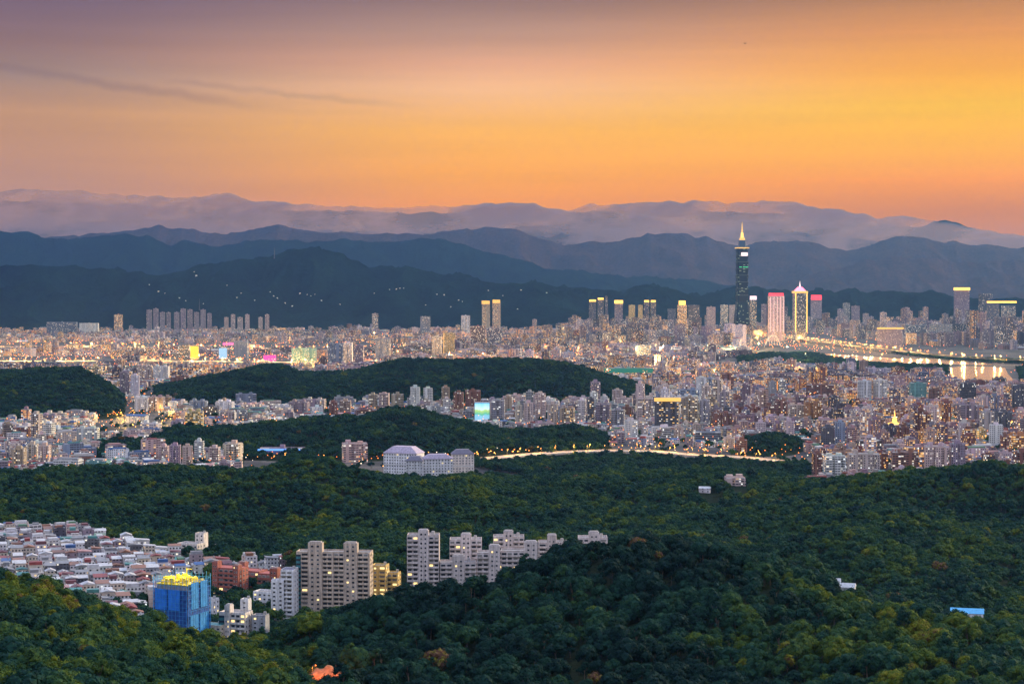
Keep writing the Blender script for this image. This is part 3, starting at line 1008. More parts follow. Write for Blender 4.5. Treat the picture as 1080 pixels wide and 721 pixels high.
tb(178, 190, 467, 492, "mauve", TW, "tall mauve tower, second from left in the stepped cluster")
tb(191, 203, 468, 494, "pink", TW, "pale pink tower with stepped roof in the stepped cluster", .12)
tb(204, 215, 463, 487, "white", TW, "tallest white tower in the middle of the stepped cluster")
tb(219, 232, 471, 490, "pink", TW, "pink tower right of the tallest white one in the cluster")
tb(238, 254, 467, 488, "cream", A, "cream block at the right end of the stepped cluster")
tb(196, 202, 484, 506, "tan", TW, "slim tan tower in front of the stepped cluster")
tb(204, 236, 496, 510, "blue", A, "long blue glazed slab in front of the stepped cluster", .1)
tb(238, 255, 496, 511, "pink", A, "pink end block right of the long blue slab", .15)
tb(228, 243, 487, 500, "mauve", A, "mauve block behind the long blue slab", .1)
tb(272, 322, 472, 482, "mauve", OF, "long low purple building with a blue neon edge", .15, style="punched")
# hollow between the wooded hills, centre
tb(359, 388, 465, 488, "pink", A, "brownish apartment block with orange lit base left of the white institution", .25)
tb(322, 354, 438, 445, "white", WU, "long white low house on the crest of the middle wooded hill", .05)
tb(346, 356, 423, 438, "brick", TW, "left one of two brown towers at the left of the middle saddle")
tb(358, 370, 422, 437, "tan", TW, "right one of two brown towers at the left of the middle saddle")
tb(388, 398, 414, 434, "tan", TW, "left tan tower of a close group of three on the saddle")
tb(399, 411, 413, 434, "pink", TW, "middle pinkish tower of a close group of three on the saddle")
tb(412, 426, 414, 435, "tan", TW, "right tan tower of a close group of three on the saddle")
tb(478, 489, 412, 436, "brick", TW, "brown tower left of the wide brick tower on the saddle")
tb(490, 507, 410, 432, "brick", TW, "wide brick coloured tower above the billboard building")
tb(518, 533, 420, 447, "grey", TW, "grey green tower right of the billboard building")
tb(543, 551, 425, 449, "cream", TW, "slim cream tower at the left of the central tower row", .2)
tb(552, 563, 423, 449, "pink", TW, "pink tower with pale front, second in the central tower row", .2)
tb(564, 576, 413, 444, "pink", TW, "tall pink tower that tops the central tower row", .15)
tb(577, 589, 424, 449, "cream", TW, "cream lit tower right of the tall pink one", .25)
tb(590, 607, 428, 450, "tan", A, "broad tan block in the central tower row", .25)
tb(609, 618, 420, 449, "white", TW, "slim pale tower in the right half of the central row", .12)
tb(619, 627, 418, 450, "dark", TW, "slim dark tower with yellow lit stairs in the central row", .25)
tb(628, 644, 424, 450, "mauve", A, "mauve block right of the slim dark tower", .12)
tb(645, 660, 430, 452, "grey", A, "grey block near the right end of the central row", .12)
tb(659, 673, 441, 465, "white", OF, "white and teal clinic like block above the lamp lit road", .2)
tb(671, 689, 418, 447, "pink", A, "pink slab left of the dark block with a yellow crown", .15)
tb(690, 718, 421, 455, "dark", A, "dark wide apartment block with a yellow lit crown", .3, style="balcony")
tb(719, 737, 417, 451, "tan", TW, "tall tan slab right of the dark yellow crowned block", .22)
tb(738, 750, 420, 451, "grey", TW, "grey tower right of the tall tan slab", .15)
tb(751, 773, 433, 453, "brick", A, "low wide brown block with two darker bays", .15)
tb(733, 762, 455, 466, "blue", OF, "low building with a dark blue screen wall", .05)
tb(763, 776, 461, 476, "cream", A, "cream and green block beside the roundabout wood", .2)
tb(777, 789, 463, 479, "brick", A, "dark red block beside the roundabout wood", .15)
tb(765, 787, 503, 523, "pink", A, "lone pink apartment block standing in the trees of the second ridge", .18, D=2120)
tb(737, 751, 518, 526, "white", RH, "small white house in the trees left of the lone pink block", .05, "white", D=2080)
tb(636, 690, 388, 395, "teal", OF, "long low building with a teal green lit wall beyond the dark hill", .5)
tb(670, 687, 363, 377, "white", OF, "brightly lit white office in the far plain", .55)
# right quarter
tb(811, 819, 401, 419, "grey", OF, "grey half of the block with an orange lit panel", .1)
tb(821, 829, 399, 419, "white", OF, "pale blue white block right of the orange panel", .15)
tb(850, 882, 404, 420, "brick", A, "wide brown red slab left of the white striped towers", .12)
tb(905, 920, 400, 425, "white", TW, "left one of two white towers with dark stripes", .05, style="balcony")
tb(922, 937, 399, 425, "white", TW, "right one of two white towers with dark stripes", .05, style="balcony")
tb(960, 978, 402, 422, "teal", OF, "dark green glass slab right of the white striped towers", .05)
tb(980, 994, 408, 424, "brick", A, "maroon block right of the dark green slab", .12)
tb(867, 880, 448, 475, "dark", OF, "left dark navy tower of the close navy pair", .06)
tb(881, 892, 443, 474, "blue", OF, "right, taller navy tower of the close navy pair", .06)
tb(857, 867, 475, 506, "brick", TW, "narrow reddish tower at the left end of the terrace above the ridge", .15)
tb(849, 868, 421, 445, "orange", A, "orange brown block above the small park in the right quarter", .15)
tb(817, 831, 421, 441, "brick", A, "brown block left of the cream pair in the right quarter", .12)
tb(832, 849, 425, 444, "cream", A, "cream pair of slabs left of the orange brown block", .2)
tb(1044, 1060, 446, 472, "white", OF, "tall blank white block at the right edge of the town", .0)
tb(1056, 1065, 457, 479, "brick", TW, "red brown tower in front of the blank white block", .15)
tb(1066, 1084, 458, 478, "orange", A, "orange lit block at the far right edge above the ridge", .5)
tb(1003, 1019, 465, 500, "mauve", TW, "maroon tower on the crest of the right hand ridge", .15)
tb(976, 1002, 468, 500, "pink", A, "pinkish slab left of the maroon crest tower", .15)
tb(941, 971, 474, 498, "brick", A, "red slab with white corner on the crest of the ridge", .15)
tb(1012, 1033, 425, 448, "mauve", A, "maroon slab in the right quarter left of tall grey towers", .15)
tb(1035, 1050, 432, 460, "grey", TW, "tall grey tower right of the maroon slab", .15)
tb(1051, 1069, 432, 457, "dark", TW, "dark tower near the right edge of the town", .12)
tb(1068, 1090, 404, 436, "dark", TW, "tall dark slab at the right edge below the river", .12)
tb(1012, 1030, 402, 424, "dark", OF, "dark office slab below the bright river water", .1)
tb(969, 977, 454, 472, "orange", OF, "narrow block with an orange lit front in the right quarter", .7)
tb(1030, 1041, 452, 465, "yellow", A, "yellow lit block left of the blank white one", .5)
tb(895, 930, 478, 500, "pink", A, "pale pink terrace block on the crest of the ridge", .15)
tb(870, 893, 478, 504, "white", A, "pale grey terrace block above the ridge", .15)
# far plain and skyline
tb(48, 82, 339, 354, "blue", OF, "big grey blue hall like building at the far left under the mountain", .06)
tb(83, 104, 340, 353, "white", OF, "white terraced building right of the big grey blue hall", .3)
tb(120, 129, 331, 349, "orange", OF, "orange lit tower standing before the far left mountain", .35)
for i, (a, b, t) in enumerate(((154, 160, 326), (161, 167, 323), (168, 174, 325), (175, 180, 328), (183, 189, 326), (190, 196, 325), (197, 203, 324), (204, 210, 325), (211, 217, 325), (218, 223, 327))):
    TABLE.append((a, b, t + (i * 7 % 5) * .9, 342, "mauve", TW, "mauve tower of the estate row at the foot of the mountain", .1, "grey", None, 10450, "apartment_tower", 0.1, None))
for i, (a, b) in enumerate(((236, 241), (243, 248), (250, 256), (258, 263), (272, 277), (279, 284))):
    TABLE.append((a, b, 334 - i % 2 * 3, 347, "pink", TW, "pinkish tower of the second estate row at the mountain foot", .1, "grey", None, 10350, "apartment_tower", 0.1, None))
tb(508, 517, 320, 352, "tan", TW, "left one of the tall lit twin towers before the dark mountain", .45)
tb(519, 528, 319, 352, "tan", TW, "right one of the tall lit twin towers before the dark mountain", .45)
tb(486, 496, 332, 353, "white", TW, "white tower left of the tall twin towers", .25)
tb(443, 454, 333, 354, "grey", TW, "grey slab left of the white far tower", .15)
tb(392, 399, 330, 352, "pink", OF, "slim pale tower with a pointed top in the far centre left", .2)
tb(621, 629, 318, 352, "dark", TW, "dark tower with gold cap, left of a close dark pair", .2)
tb(630, 637, 316, 352, "dark", TW, "second dark tower with gold cap in the close pair", .2)
tb(638, 641, 312, 352, "dark", TW, "very slim dark tower right of the gold capped pair", .1)
tb(648, 657, 318, 352, "mauve", TW, "tower with a yellow top right of the slim dark tower", .25)
tb(663, 670, 321, 352, "yellow", TW, "glowing yellow short tower in the far row", .6)
tb(673, 678, 321, 352, "yellow", TW, "second, slimmer glowing yellow tower in the far row", .6)
tb(679, 685, 318, 352, "dark", TW, "left tower of the pair with yellow roofs", .25)
tb(686, 692, 318, 352, "dark", TW, "right tower of the pair with yellow roofs", .25)
tb(704, 713, 325, 353, "dark", OF, "dark slab left of the orange floodlit tower", .1)
tb(714, 725, 321, 353, "orange", OF, "orange floodlit tower with flared cap", .6)
tb(726, 738, 321, 353, "dark", OF, "wide dark tower right of the orange floodlit one", .08)
tb(745, 755, 323, 351, "pink", OF, "pale striped tower left of the tallest skyscraper", .3)
tb(760, 768, 321, 351, "white", OF, "white block beside the pink one left of the skyscraper", .25)
tb(769, 780, 321, 351, "pink", OF, "pink pale block just left of the skyscraper foot", .3)
tb(782, 790, 318, 352, "dark", OF, "dark block right at the foot of the skyscraper", .12)
tb(791, 798, 314, 352, "dark", OF, "dark block with white lit top right of the skyscraper", .25)
tb(855, 867, 313, 350, "mauve", OF, "block with red glowing top right of the pointed pink tower", .15)
tb(889, 897, 319, 352, "grey", TW, "left grey tower between pointed tower and river", .12)
tb(898, 907, 322, 352, "mauve", TW, "right mauve tower between pointed tower and river", .12)
tb(925, 953, 347, 366, "mauve", OF, "broad block with a row of orange lamps along its roof", .12)
tb(955, 978, 342, 362, "blue", OF, "wide blue grey office block in the far right plain", .12)
tb(980, 1005, 341, 362, "grey", OF, "wide pale grey office block with white rim in the far right plain", .2)
tb(1006, 1023, 305, 352, "mauve", OF, "tall wide tower with a yellow glowing crown at the far right", .12)
tb(1032, 1047, 309, 352, "dark", OF, "tall dark tower beside the yellow roofed one at the far right", .06)
tb(1041, 1054, 319, 354, "dark", OF, "dark block with yellow roof in front of the tall dark tower", .2)
tb(1056, 1072, 322, 350, "grey", OF, "lower block with long yellow roof light at the far right", .2)
tb(1000, 1020, 341, 360, "dark", OF, "low dark cubic block under the yellow crowned tower", .06)
tb(188, 200, 363, 378, "dark", OF, "dark slab left of the screens in the orange lit plain", .2)
tb(246, 262, 359, 378, "blue", OF, "dark blue grey slab in the orange lit plain", .05)
tb(231, 240, 366, 379, "blue", OF, "block with a pale blue glowing screen front", .7)
tb(200, 210, 364, 379, "yellow", OF, "block with a square yellow screen front", .8)
tb(307, 334, 366, 384, "teal", A, "wide green lit block in the orange plain behind the dark hill", .35)
tb(345, 362, 361, 386, "blue", A, "dark blue slab right of the wide green lit block", .15)
tb(362, 372, 360, 385, "white", TW, "tall white slab in the orange plain above the dark hill", .25)
tb(374, 384, 363, 386, "mauve", TW, "mauve slab right of the tall white slab", .2)
tb(395, 412, 356, 380, "grey", A, "wide grey block above the left crest of the dark hill", .3)
tb(455, 466, 354, 378, "cream", TW, "cream tower in the lit group above the dark hill", .35)
tb(467, 480, 350, 376, "yellow", A, "yellow topped block in the lit group above the dark hill", .5)
tb(496, 512, 343, 366, "brick", OF, "dark brown block below the tall lit twin towers", .12)
tb(513, 530, 345, 366, "mauve", OF, "mauve block right of the brown one below the twin towers", .15)

HFRONT = [(936, 951, 429, 452, 3280), (500, 517, 423, 447, 3420)]
for i, (x0, x1, yt, yb, cname, kind, label, lit, roof, style, D, name, rot, deep) in enumerate(TABLE):
    if D is None:
        D = CAMZ * F / (yb - HOR)
    x = atD((x0 + x1) / 2, yb, D)[0]
    ztop = atD((x0 + x1) / 2, yt, D)[2]
    ww = (x1 - x0) / F * D
    rng = random.Random(1000 + i)
    ro = rng.uniform(-.22, .22) if rot is None else rot
    dd = deep or min(ww, 26) * rng.uniform(.7, .95) if ww > 14 else ww * .95
    ww = max(5, ww * .95 - abs(math.sin(ro)) * dd * .6)
    zb = float(T(np.array([x]), np.array([D]))[0])
    zb = max(zb, 0.0) if zb > -2 else 0.0
    rr = MB()
    has_room = kind in (A, TW, OF)
    h = max(5, ztop - zb - (4 if has_room and ztop - zb > 30 else 1.5))
    make_building(kind, x, D + dd / 2, zb, ww, dd, h, ro, jit(PAL[cname], rng), roof, label, ("estate towers at the foot of the far mountain" if "estate row" in label else None), lit, 500 + i, name=name, style=style)
    BLDG_SPOTS.append((x, D + dd / 2, max(ww, dd) * .62))
    if D == 2120 or D == 2080:
        BLDG_SPOTS.extend([(x, D - 14, 13), (x, D - 34, 11), (x, D - 54, 8)])
    HFRONT.append((x0, x1, yt, CAMZ * F / D + HOR if D > 2200 else yb, D))
# ------------------------------------------------------------------ landmark buildings, modelled with their parts
def plainc(name, c, rough=.75, var=.15, sc_=.5, streaks=False):
    return plain(name, c, rough, var, sc_, 0.0, streaks)
WALLC = {k: plainc("render_" + k, [x * 1.12 for x in c], streaks=True) for k, c in {"tan": (.56, .45, .36), "pinkwhite": (.60, .52, .49), "white": (.72, .72, .74), "yellow": (.62, .43, .14), "brick": (.33, .10, .07), "teal": (.03, .15, .17), "offwhite": (.66, .60, .56), "grey": (.32, .33, .36), "cream": (.58, .50, .38), "purple": (.42, .36, .46)}.items()}
ROOFRED = plainc("roof_red", (.42, .12, .10))
ROOFTEAL = plainc("roof_teal", (.16, .36, .36))
ROOFSLATE = plainc("roof_slate", (.17, .16, .21))
FRAME = plainc("window_frame", (.55, .55, .55))


def win_mesh(pane):
    m = MB()
    m.box(1.0, .12, -.5, .5, wall=0, top=0, bottom=True)
    m.box(.86, .08, -.42, .42, 0, -.07, wall=1, top=1, bottom=True)
    return m.mesh("window", [FRAME, pane])
WIN, WINLIT, WINCUR = win_mesh(PANE), win_mesh(PANELIT), win_mesh(plainc('curtained_pane', (.20, .19, .17)))


def add_windows(root, items):
    """items: x, y, z, turn, width, height, lit"""
    rest = MB()
    for i, (x, y, z, tr, w_, h_, lt) in enumerate(items):
        if i < 100:
            o = bpy.data.objects.new("window", WINLIT if lt else (WINCUR if (i * 7919 + int(x * 13 + z * 29)) % 10 < 3 else WIN))
            col.objects.link(o)
            o.parent = root
            o.location = (x, y, z)
            o.rotation_euler = (0, 0, tr)
            o.scale = (w_, 1, h_)
        else:
            c, s = math.cos(tr), math.sin(tr)
            q = [(-w_ / 2, z - h_ / 2), (w_ / 2, z - h_ / 2), (w_ / 2, z + h_ / 2), (-w_ / 2, z + h_ / 2)]
            rest.face([(x + a * c + .12 * s, y + a * s - .12 * c, b) for a, b in q], 0)
    if rest.v:
        tag(rest.obj("window", [PANE], root), kind="stuff")


def slab_block(name, label, cat, px, D, rot, secs, h, depth, wall, fh=3.2, lit=.05, seed=1, group=None, parapet=None, side_win=0, base=None, roofcap=None):
    """secs: (x0, x1, kind, extra height); x in metres from the left corner of the front"""
    rng = random.Random(seed)
    W = secs[-1][1]
    x = atD(px, 500, D)[0]
    z = base if base is not None else max(0.0, float(T(np.array([x]), np.array([D + depth / 2]))[0]))
    root = empty(name, (x, D, z), rot, label, cat, group)
    BLDG_SPOTS.append((x, D + depth / 2, max(W, depth) * .55))
    ht = h - z
    nf = max(2, int(ht / fh))
    fh = ht / nf
    x0 = -W / 2
    b = MB()
    b.box(W, depth, -12, ht, 0, depth / 2, wall=0, top=1)
    b.obj("wall", [WALLC[wall], CONCRETE], root)
    pp = MB()
    for sx, sy, ww, dd in ((0, .3, W - .2, .25), (0, depth - .3, W - .2, .25), (-W / 2 + .25, depth / 2, .25, depth - 1.2), (W / 2 - .25, depth / 2, .25, depth - 1.2)):
        pp.box(ww, dd, ht + .01, ht + 1.1, sx, sy)
    pp.obj("parapet", [WALLC[parapet or wall]] * 2, root)
    wins = []
    BAL = {}
    for (a, c, kd, ex) in secs:
        a, c = a + x0, c + x0
        m_, wd = (a + c) / 2, c - a
        if kd == "core":
            q = MB()
            q.box(wd, 6.5, -12, ht + ex, m_, 3.25 - 1.6, wall=0, top=1)
            q.box(wd * .8, 4.2, ht + ex, ht + ex + .8, m_, 1.8, wall=0, top=1)
            q.obj("stair_core", [WALLC[wall], CONCRETE], root)
            for f in range(nf + int(ex / fh)):
                for s in (-.2, .2):
                    wins.append((m_ + s * wd, -1.68, (f + .55) * fh, 0, wd * .17, fh * .42, rng.random() < lit))
        elif kd == "bal":
            for f in range(nf):
                key = round(wd, 2)
                if key not in BAL:
                    q = MB()
                    q.box(wd - .3, .14, 0, fh * .40, 0, -1.25, wall=0, top=0, bottom=True)
                    q.box(wd - .3, 1.2, -.14, 0, 0, -.6, wall=0, top=0, bottom=True)
                    BAL[key] = q.mesh("balcony", [WALLC[parapet or wall]])
                o = bpy.data.objects.new("balcony", BAL[key])
                col.objects.link(o)
                o.parent = root
                o.location = (m_, -.02, f * fh + .15)
                n = max(1, int(round(wd / 4.2)))
                for k_ in range(n):
                    wins.append((a + wd * (k_ + .5) / n, -.06, (f + .58) * fh, 0, wd / n * .78, fh * .62, rng.random() < lit))
        elif kd == "pier":
            q = MB()
            q.box(wd, 1.6, -12, ht + .5, m_, -.8 - .01, wall=0, top=0)
            q.obj("pier", [WALLC[wall]], root)
        elif kd == "glass":
            q = MB()
            q.box(wd, .5, 0, ht - 1.5, m_, -.26, wall=0, top=0)
            for f in range(nf):
                q.box(wd - .4, .1, f * fh + .7, f * fh + 2.2, m_, -.57, wall=1, top=1)
            q.obj("glazed_strip", [WALLC["teal"], PANE], root)
        elif kd == "flat":
            n = max(1, int(wd / 3.4))
            for f in range(nf):
                for k_ in range(n):
                    wins.append((a + wd * (k_ + .5) / n, -.06, (f + .55) * fh, 0, min(1.9, wd / n * .55), fh * .45, rng.random() < lit))
    for f in range(nf if side_win else 0):
        for k_ in range(side_win):
            y_ = depth * (k_ + .5) / side_win
            wins.append((W / 2 + .06, y_, (f + .55) * fh, math.pi / 2, 1.5, fh * .45, rng.random() < lit))
            wins.append((-W / 2 - .06, y_, (f + .55) * fh, -math.pi / 2, 1.5, fh * .45, rng.random() < lit))
    rng.shuffle(wins)
    add_windows(root, wins)
    t_ = MB()
    t_.prism(ngon(1.1, 10, W * .3, depth * .6), ht + .02, ht + 2.8, 0, 0)
    t_.obj("water_tank", [STEEL], root)
    if roofcap:
        q = MB()
        q.box(W * .9, depth * .8, ht + .05, ht + .9, 0, depth / 2, wall=0, top=0)
        q.obj("roof", [roofcap], root)
    return root


ZY = lambda py, D: float(atD(540, py, D)[2])
# the big tan slab
slab_block("apartment_slab", "large tan apartment slab with two stair towers beside the near right hill", "apartment building", 351, 1415, -.09,
           [(0, 3.8, "glass", 0), (3.8, 9.5, "bal", 0), (9.5, 20.5, "core", 8), (20.5, 27.8, "bal", 0), (27.8, 29, "pier", 0), (29, 37, "bal", 0), (37, 47.5, "core", 8), (47.5, 55.8, "bal", 0), (55.8, 57.2, "pier", 0)],
           ZY(583, 1415), 14, "tan", 3.25, .07, 3, side_win=3)
# yellow neighbours
slab_block("apartment_block", "taller yellow block right behind the large tan slab", "apartment building", 399, 1440, -.2, [(0, 6, "flat", 0), (6, 11.5, "bal", 0)], ZY(597, 1440), 11, "yellow", 3.2, .25, 4, side_win=3)
slab_block("apartment_block", "lower yellow block half hidden by the hill beside the taller yellow one", "apartment building", 413, 1445, -.2, [(0, 9.5, "bal", 0)], ZY(605, 1445), 10, "yellow", 3.2, .2, 5, side_win=2)
# white tower left of the tan slab
slab_block("apartment_tower", "white tower with small dark windows left of the large tan slab", "apartment building", 292, 1395, .0, [(0, 9.5, "flat", 0)], ZY(613, 1395), 9, "white", 3.2, .03, 6, side_win=2)
slab_block("apartment_tower", "white tower with deep balconies and a dark roof touching the tan slab", "apartment building", 302.5, 1398, -.12, [(0, 9, "bal", 0), (9, 10.2, "pier", 0)], ZY(602, 1398), 15, "white", 3.3, .03, 7, roofcap=ROOFSLATE, side_win=2)
# towers on the terrace behind the right hill
def terrace(x0, x1, roof, cores, D, label, seed, front=""):
    k = D / F
    W = (x1 - x0) * k
    secs, cur = [], 0.0
    for (a, b, ct) in cores:
        a_, b_ = (a - x0) * k, (b - x0) * k
        if a_ - cur > 1.5:
            secs.append((cur, a_, "bal", 0))
        secs.append((max(cur, a_), b_, "core", ZY(ct, D) - ZY(roof, D)))
        cur = b_
    if W - cur > 1.2:
        secs.append((cur, W, "bal", 0))
    slab_block("apartment_tower", label, "apartment building", (x0 + x1) / 2, D, R.uniform(-.05, .05), secs, ZY(roof, D), 13, "pinkwhite", 3.05, .08, seed)
terrace(429, 463, 565.5, [(441, 452, 559)], 1262, "leftmost tall pale tower on the terrace, standing alone with two lit windows", 11)
terrace(474, 508, 570, [(486, 497, 563)], 1296, "second pale tower on the terrace behind a lower stepped block", 12)
terrace(464, 502, 594, [(477, 490, 586)], 1262, "low stepped pale block in front of the second terrace tower", 13)
terrace(502.5, 528, 584, [(515, 527, 575)], 1266, "pale block with a flat stair tower between the second and third terrace towers", 14)
terrace(520, 553, 567, [(531, 541.5, 560)], 1300, "third and highest placed pale tower on the terrace", 15)
terrace(528.5, 567, 582, [(553, 567, 571)], 1268, "pale front block with a broad stair tower right of the third terrace tower", 16)
terrace(567.5, 599, 573, [(577, 587, 564)], 1300, "fourth pale tower, half sunk behind the forested crest", 17)
terrace(610, 641, 568, [(621, 632, 561)], 1310, "rightmost pale tower top peeping over the forested crest", 18)

# blue wrapped tower under construction
D = 1275
bx, by = atD(188, 600, D)[0], D + 14
zt = ZY(611, D)
root = empty("construction_tower", (bx, by, 0), rad(-24), "tower under construction wrapped in bright blue netting with a yellow top", "building")
BLDG_SPOTS.append((bx, by, 24))
NETB = plainc("net_blue", (.015, .20, .72), .6, .2, .25)
NETD = plainc("net_dark_blue", (.010, .075, .30), .7, .35, .35)
NETL = plainc("net_light_blue", (.04, .30, .66), .6, .25, .3)
FORMW = plainc("formwork_yellow", (.75, .58, .04), .6, .3, .4)
s = 27.0
b = MB(); b.box(s - 3, s - 3, 0, zt - 4, wall=0, top=0); b.obj("concrete_frame", [WALLC["grey"]], root)
for nm, z0, z1, mt in (("lower_net", 0, zt * .56, NETD), ("upper_net", zt * .56 + .05, zt - 7, NETD)):
    b = MB()
    for k_ in range(4):
        a = k_ * math.pi / 2
        c_, s_ = math.cos(a), math.sin(a)
        n = 9
        for i in range(n):        # the net bellies out between the ledgers
            u0, u1 = -s / 2 + s * i / n, -s / 2 + s * (i + 1) / n
            for j in range(6):
                v0, v1 = z0 + (z1 - z0) * j / 6, z0 + (z1 - z0) * (j + 1) / 6
                def pt(u, v, i_, j_):
                    o = s / 2 + (.35 if (i_ + j_) % 2 else 0)
                    return (u * c_ + o * s_, u * s_ - o * c_, v)
                b.face([pt(u0, v0, i, j), pt(u1, v0, i + 1, j), pt(u1, v1, i + 1, j + 1), pt(u0, v1, i, j + 1)])
    b.obj(nm, [mt], root)
for (u, wd, z0, z1, side, mt) in ((-7.8, 9.5, .57, .86, 0, NETB), (3.0, 9.5, .57, .86, 0, NETB), (-6, 10, .03, .5, 1, NETL), (6.2, 11, .03, .5, 1, NETL), (-5, 8.5, .58, .95, 1, NETL), (6, 8.5, .58, .95, 1, NETL)):
    b = MB()
    b.box(wd, .3, zt * z0, zt * z1, u, -s / 2 - .6, wall=0, top=0, bottom=True)
    o = b.obj("netting_panel", [mt], root, rot=side * math.pi / 2)
sc_m = MB()
for k_ in range(4):
    a = k_ * math.pi / 2
    c_, s_ = math.cos(a), math.sin(a)
    for i in range(10):
        u, o = -s / 2 + s * i / 9, s / 2 + 1.1
        p = (u * c_ + o * s_, u * s_ - o * c_)
        sc_m.tube((*p, 0), (*p, zt + R.uniform(0, 3)), .13, 0, 4)
    for j in range(17):
        o = s / 2 + 1.1
        p0, p1 = (-s / 2 * c_ + o * s_, -s / 2 * s_ - o * c_), (s / 2 * c_ + o * s_, s / 2 * s_ - o * c_)
        zz = zt * (j + .5) / 17
        sc_m.tube((*p0, zz), (*p1, zz), .11, 0, 4)
sc_m.obj("scaffold", [NETL], root)
b = MB()
for i in range(60):
    a, c_ = R.uniform(-11, 11), R.uniform(-11, 11)
    b.box(R.uniform(.8, 4), R.uniform(.8, 3), zt - 4, zt - R.uniform(-.8, 3.0), a, c_, R.uniform(0, 3), 0, 0)
b.obj("formwork", [FORMW], root)
b = MB(); b.box(s - 1.5, s - 1.5, zt - 4, zt - 3.4, wall=0, top=0); b.obj("deck", [FORMW], root)
b = MB()
b.tube((2, 3, zt - 4), (2, 3, zt + 6), .4, 0, 5)
b.tube((2, 3, zt + 5), (9, -1, zt + 6), .25, 0, 4)
b.obj("crane_mast", [FORMW], root)
for i, (u, v) in enumerate(((-7, -5), (6, -7), (0, 6))):
    b = MB(); b.octa(0, 0, 0, .5); b.tube((0, 0, -5), (0, 0, -.4), .08, 1, 4)
    o = b.obj("work_lamp", [LAMP_Y, DARKMETAL], root, (u, v, zt + 4))
    l = bpy.data.objects.new("work_light", bpy.data.lights.new("work_light", "POINT"))
    l.data.energy, l.data.color, l.data.shadow_soft_size = 5000, (1, .9, .35), .6
    col.objects.link(l); l.parent = o; l.location = (0, 0, .9)

# red brick estate
for (px, D_, secs, roof, rot, lab, sd) in (
    (238, 1500, [(0, 5, "core", 6), (5, 19, "bal", 0), (19, 24, "core", 4)], 600, -.38, "dark red brick block with pink roof, left end of the red estate", 31),
    (262, 1545, [(0, 7, "core", 8), (7, 20, "bal", 0)], 603, -.38, "orange red brick block with the tallest stair tower in the red estate", 32),
    (282, 1510, [(0, 12, "bal", 0), (12, 19, "core", 6)], 606, -.38, "red brick block with a broad stair tower at the right end of its estate", 33)):
    slab_block("brick_apartment", lab, "apartment building", px, D_, rot, secs, ZY(roof, D_), 15, "brick", 3.2, .06, sd, roofcap=ROOFRED, side_win=3)
slab_block("apartment_block", "pinkish white block with balconies at the village edge before the forest", "apartment building", 197, 1720, -.42, [(0, 10, "bal", 0), (10, 22, "flat", 0)], ZY(574, 1720), 14, "offwhite", 3.2, .06, 34, side_win=3)
slab_block("stair_tower_building", "narrow pinkish white tower rising behind the block at the village edge", "building", 210, 1740, -.3, [(0, 9, "flat", 0)], ZY(563, 1740), 9, "offwhite", 3.2, .0, 35)
slab_block("apartment_block", "low pinkish annex right of the narrow tower at the forest edge", "building", 222, 1745, -.3, [(0, 10, "flat", 0)], ZY(577, 1745), 8, "offwhite", 3.2, .0, 36)
slab_block("walk_up_building", "long low cream building with a pale teal roof under the blue tower", "building", 216, 1300, -.35, [(0, 12, "bal", 0), (12, 24, "flat", 0)], ZY(660, 1300), 12, "cream", 3.0, .12, 37, roofcap=ROOFTEAL, side_win=3)
slab_block("walk_up_building", "grey white building with dark glass bay, right of the teal roofed one", "building", 244, 1300, -.3, [(0, 5, "glass", 0), (5, 9, "core", 6), (9, 20, "bal", 0)], ZY(647, 1300), 13, "offwhite", 3.1, .3, 38, side_win=3)
slab_block("walk_up_building", "slim white tower block just behind the grey white building", "building", 257, 1335, -.2, [(0, 6, "flat", 0)], ZY(633, 1335), 7, "white", 3.1, .0, 39)
slab_block("walk_up_building", "blue grey low block at the wood edge right of the grey white building", "building", 272, 1300, -.2, [(0, 10, "flat", 0)], ZY(650, 1300), 9, "grey", 3.1, .1, 40)
slab_block("walk_up_building", "small white building with a tan roof between blue tower and wood", "building", 218, 1380, -.35, [(0, 9, "flat", 0)], ZY(633, 1380), 10, "white", 3.1, .1, 41, side_win=2)
slab_block("walk_up_building", "white flat roofed row in front of the red brick estate", "building", 276, 1440, -.35, [(0, 16, "flat", 0)], ZY(625, 1440), 12, "white", 3.1, .05, 42, side_win=2)
# houses on the right hill
def cottage(px, py, D_, wd, dp, h, wall, roofm, label, rot):
    x, z = atD(px, py, D_)[0], float(T(np.array([atD(px, py, D_)[0]]), np.array([float(D_)]))[0])
    zz = max(z, ZY(py, D_))
    r = empty("hillside_house", (x, D_, zz - h), rot, label, "house")
    b = MB(); b.box(wd, dp, -15, h, wall=0, top=0); b.obj("wall", [WALLC[wall]], r)
    b = MB(); b.gable(wd, dp, h + .02, h + 2.2, m=0); b.obj("roof", [roofm], r)
    add_windows(r, [(-wd * .25, -dp / 2 - .06, h * .55, 0, 1.6, 1.4, False), (wd * .25, -dp / 2 - .06, h * .55, 0, 1.6, 1.4, False)])
    BLDG_SPOTS.extend([(x, D_, wd * .55), (x - 1, D_ - 10, wd * .7), (x - 1, D_ - 20, wd * .5)])
cottage(892, 618, 1120, 11, 8, 4, "white", FRAME, "white flat house in the trees on the crest of the near right hill", -.3)
cottage(881, 613, 1130, 6, 5, 4, "white", FRAME, "tiny white hut left of the white house on the crest", -.2)
cottage(1020, 645, 1000, 17, 9, 3, "white", plainc("roof_sky_blue", (.10, .42, .72)), "shed with a light blue roof on the slope of the near right hill", -.25)

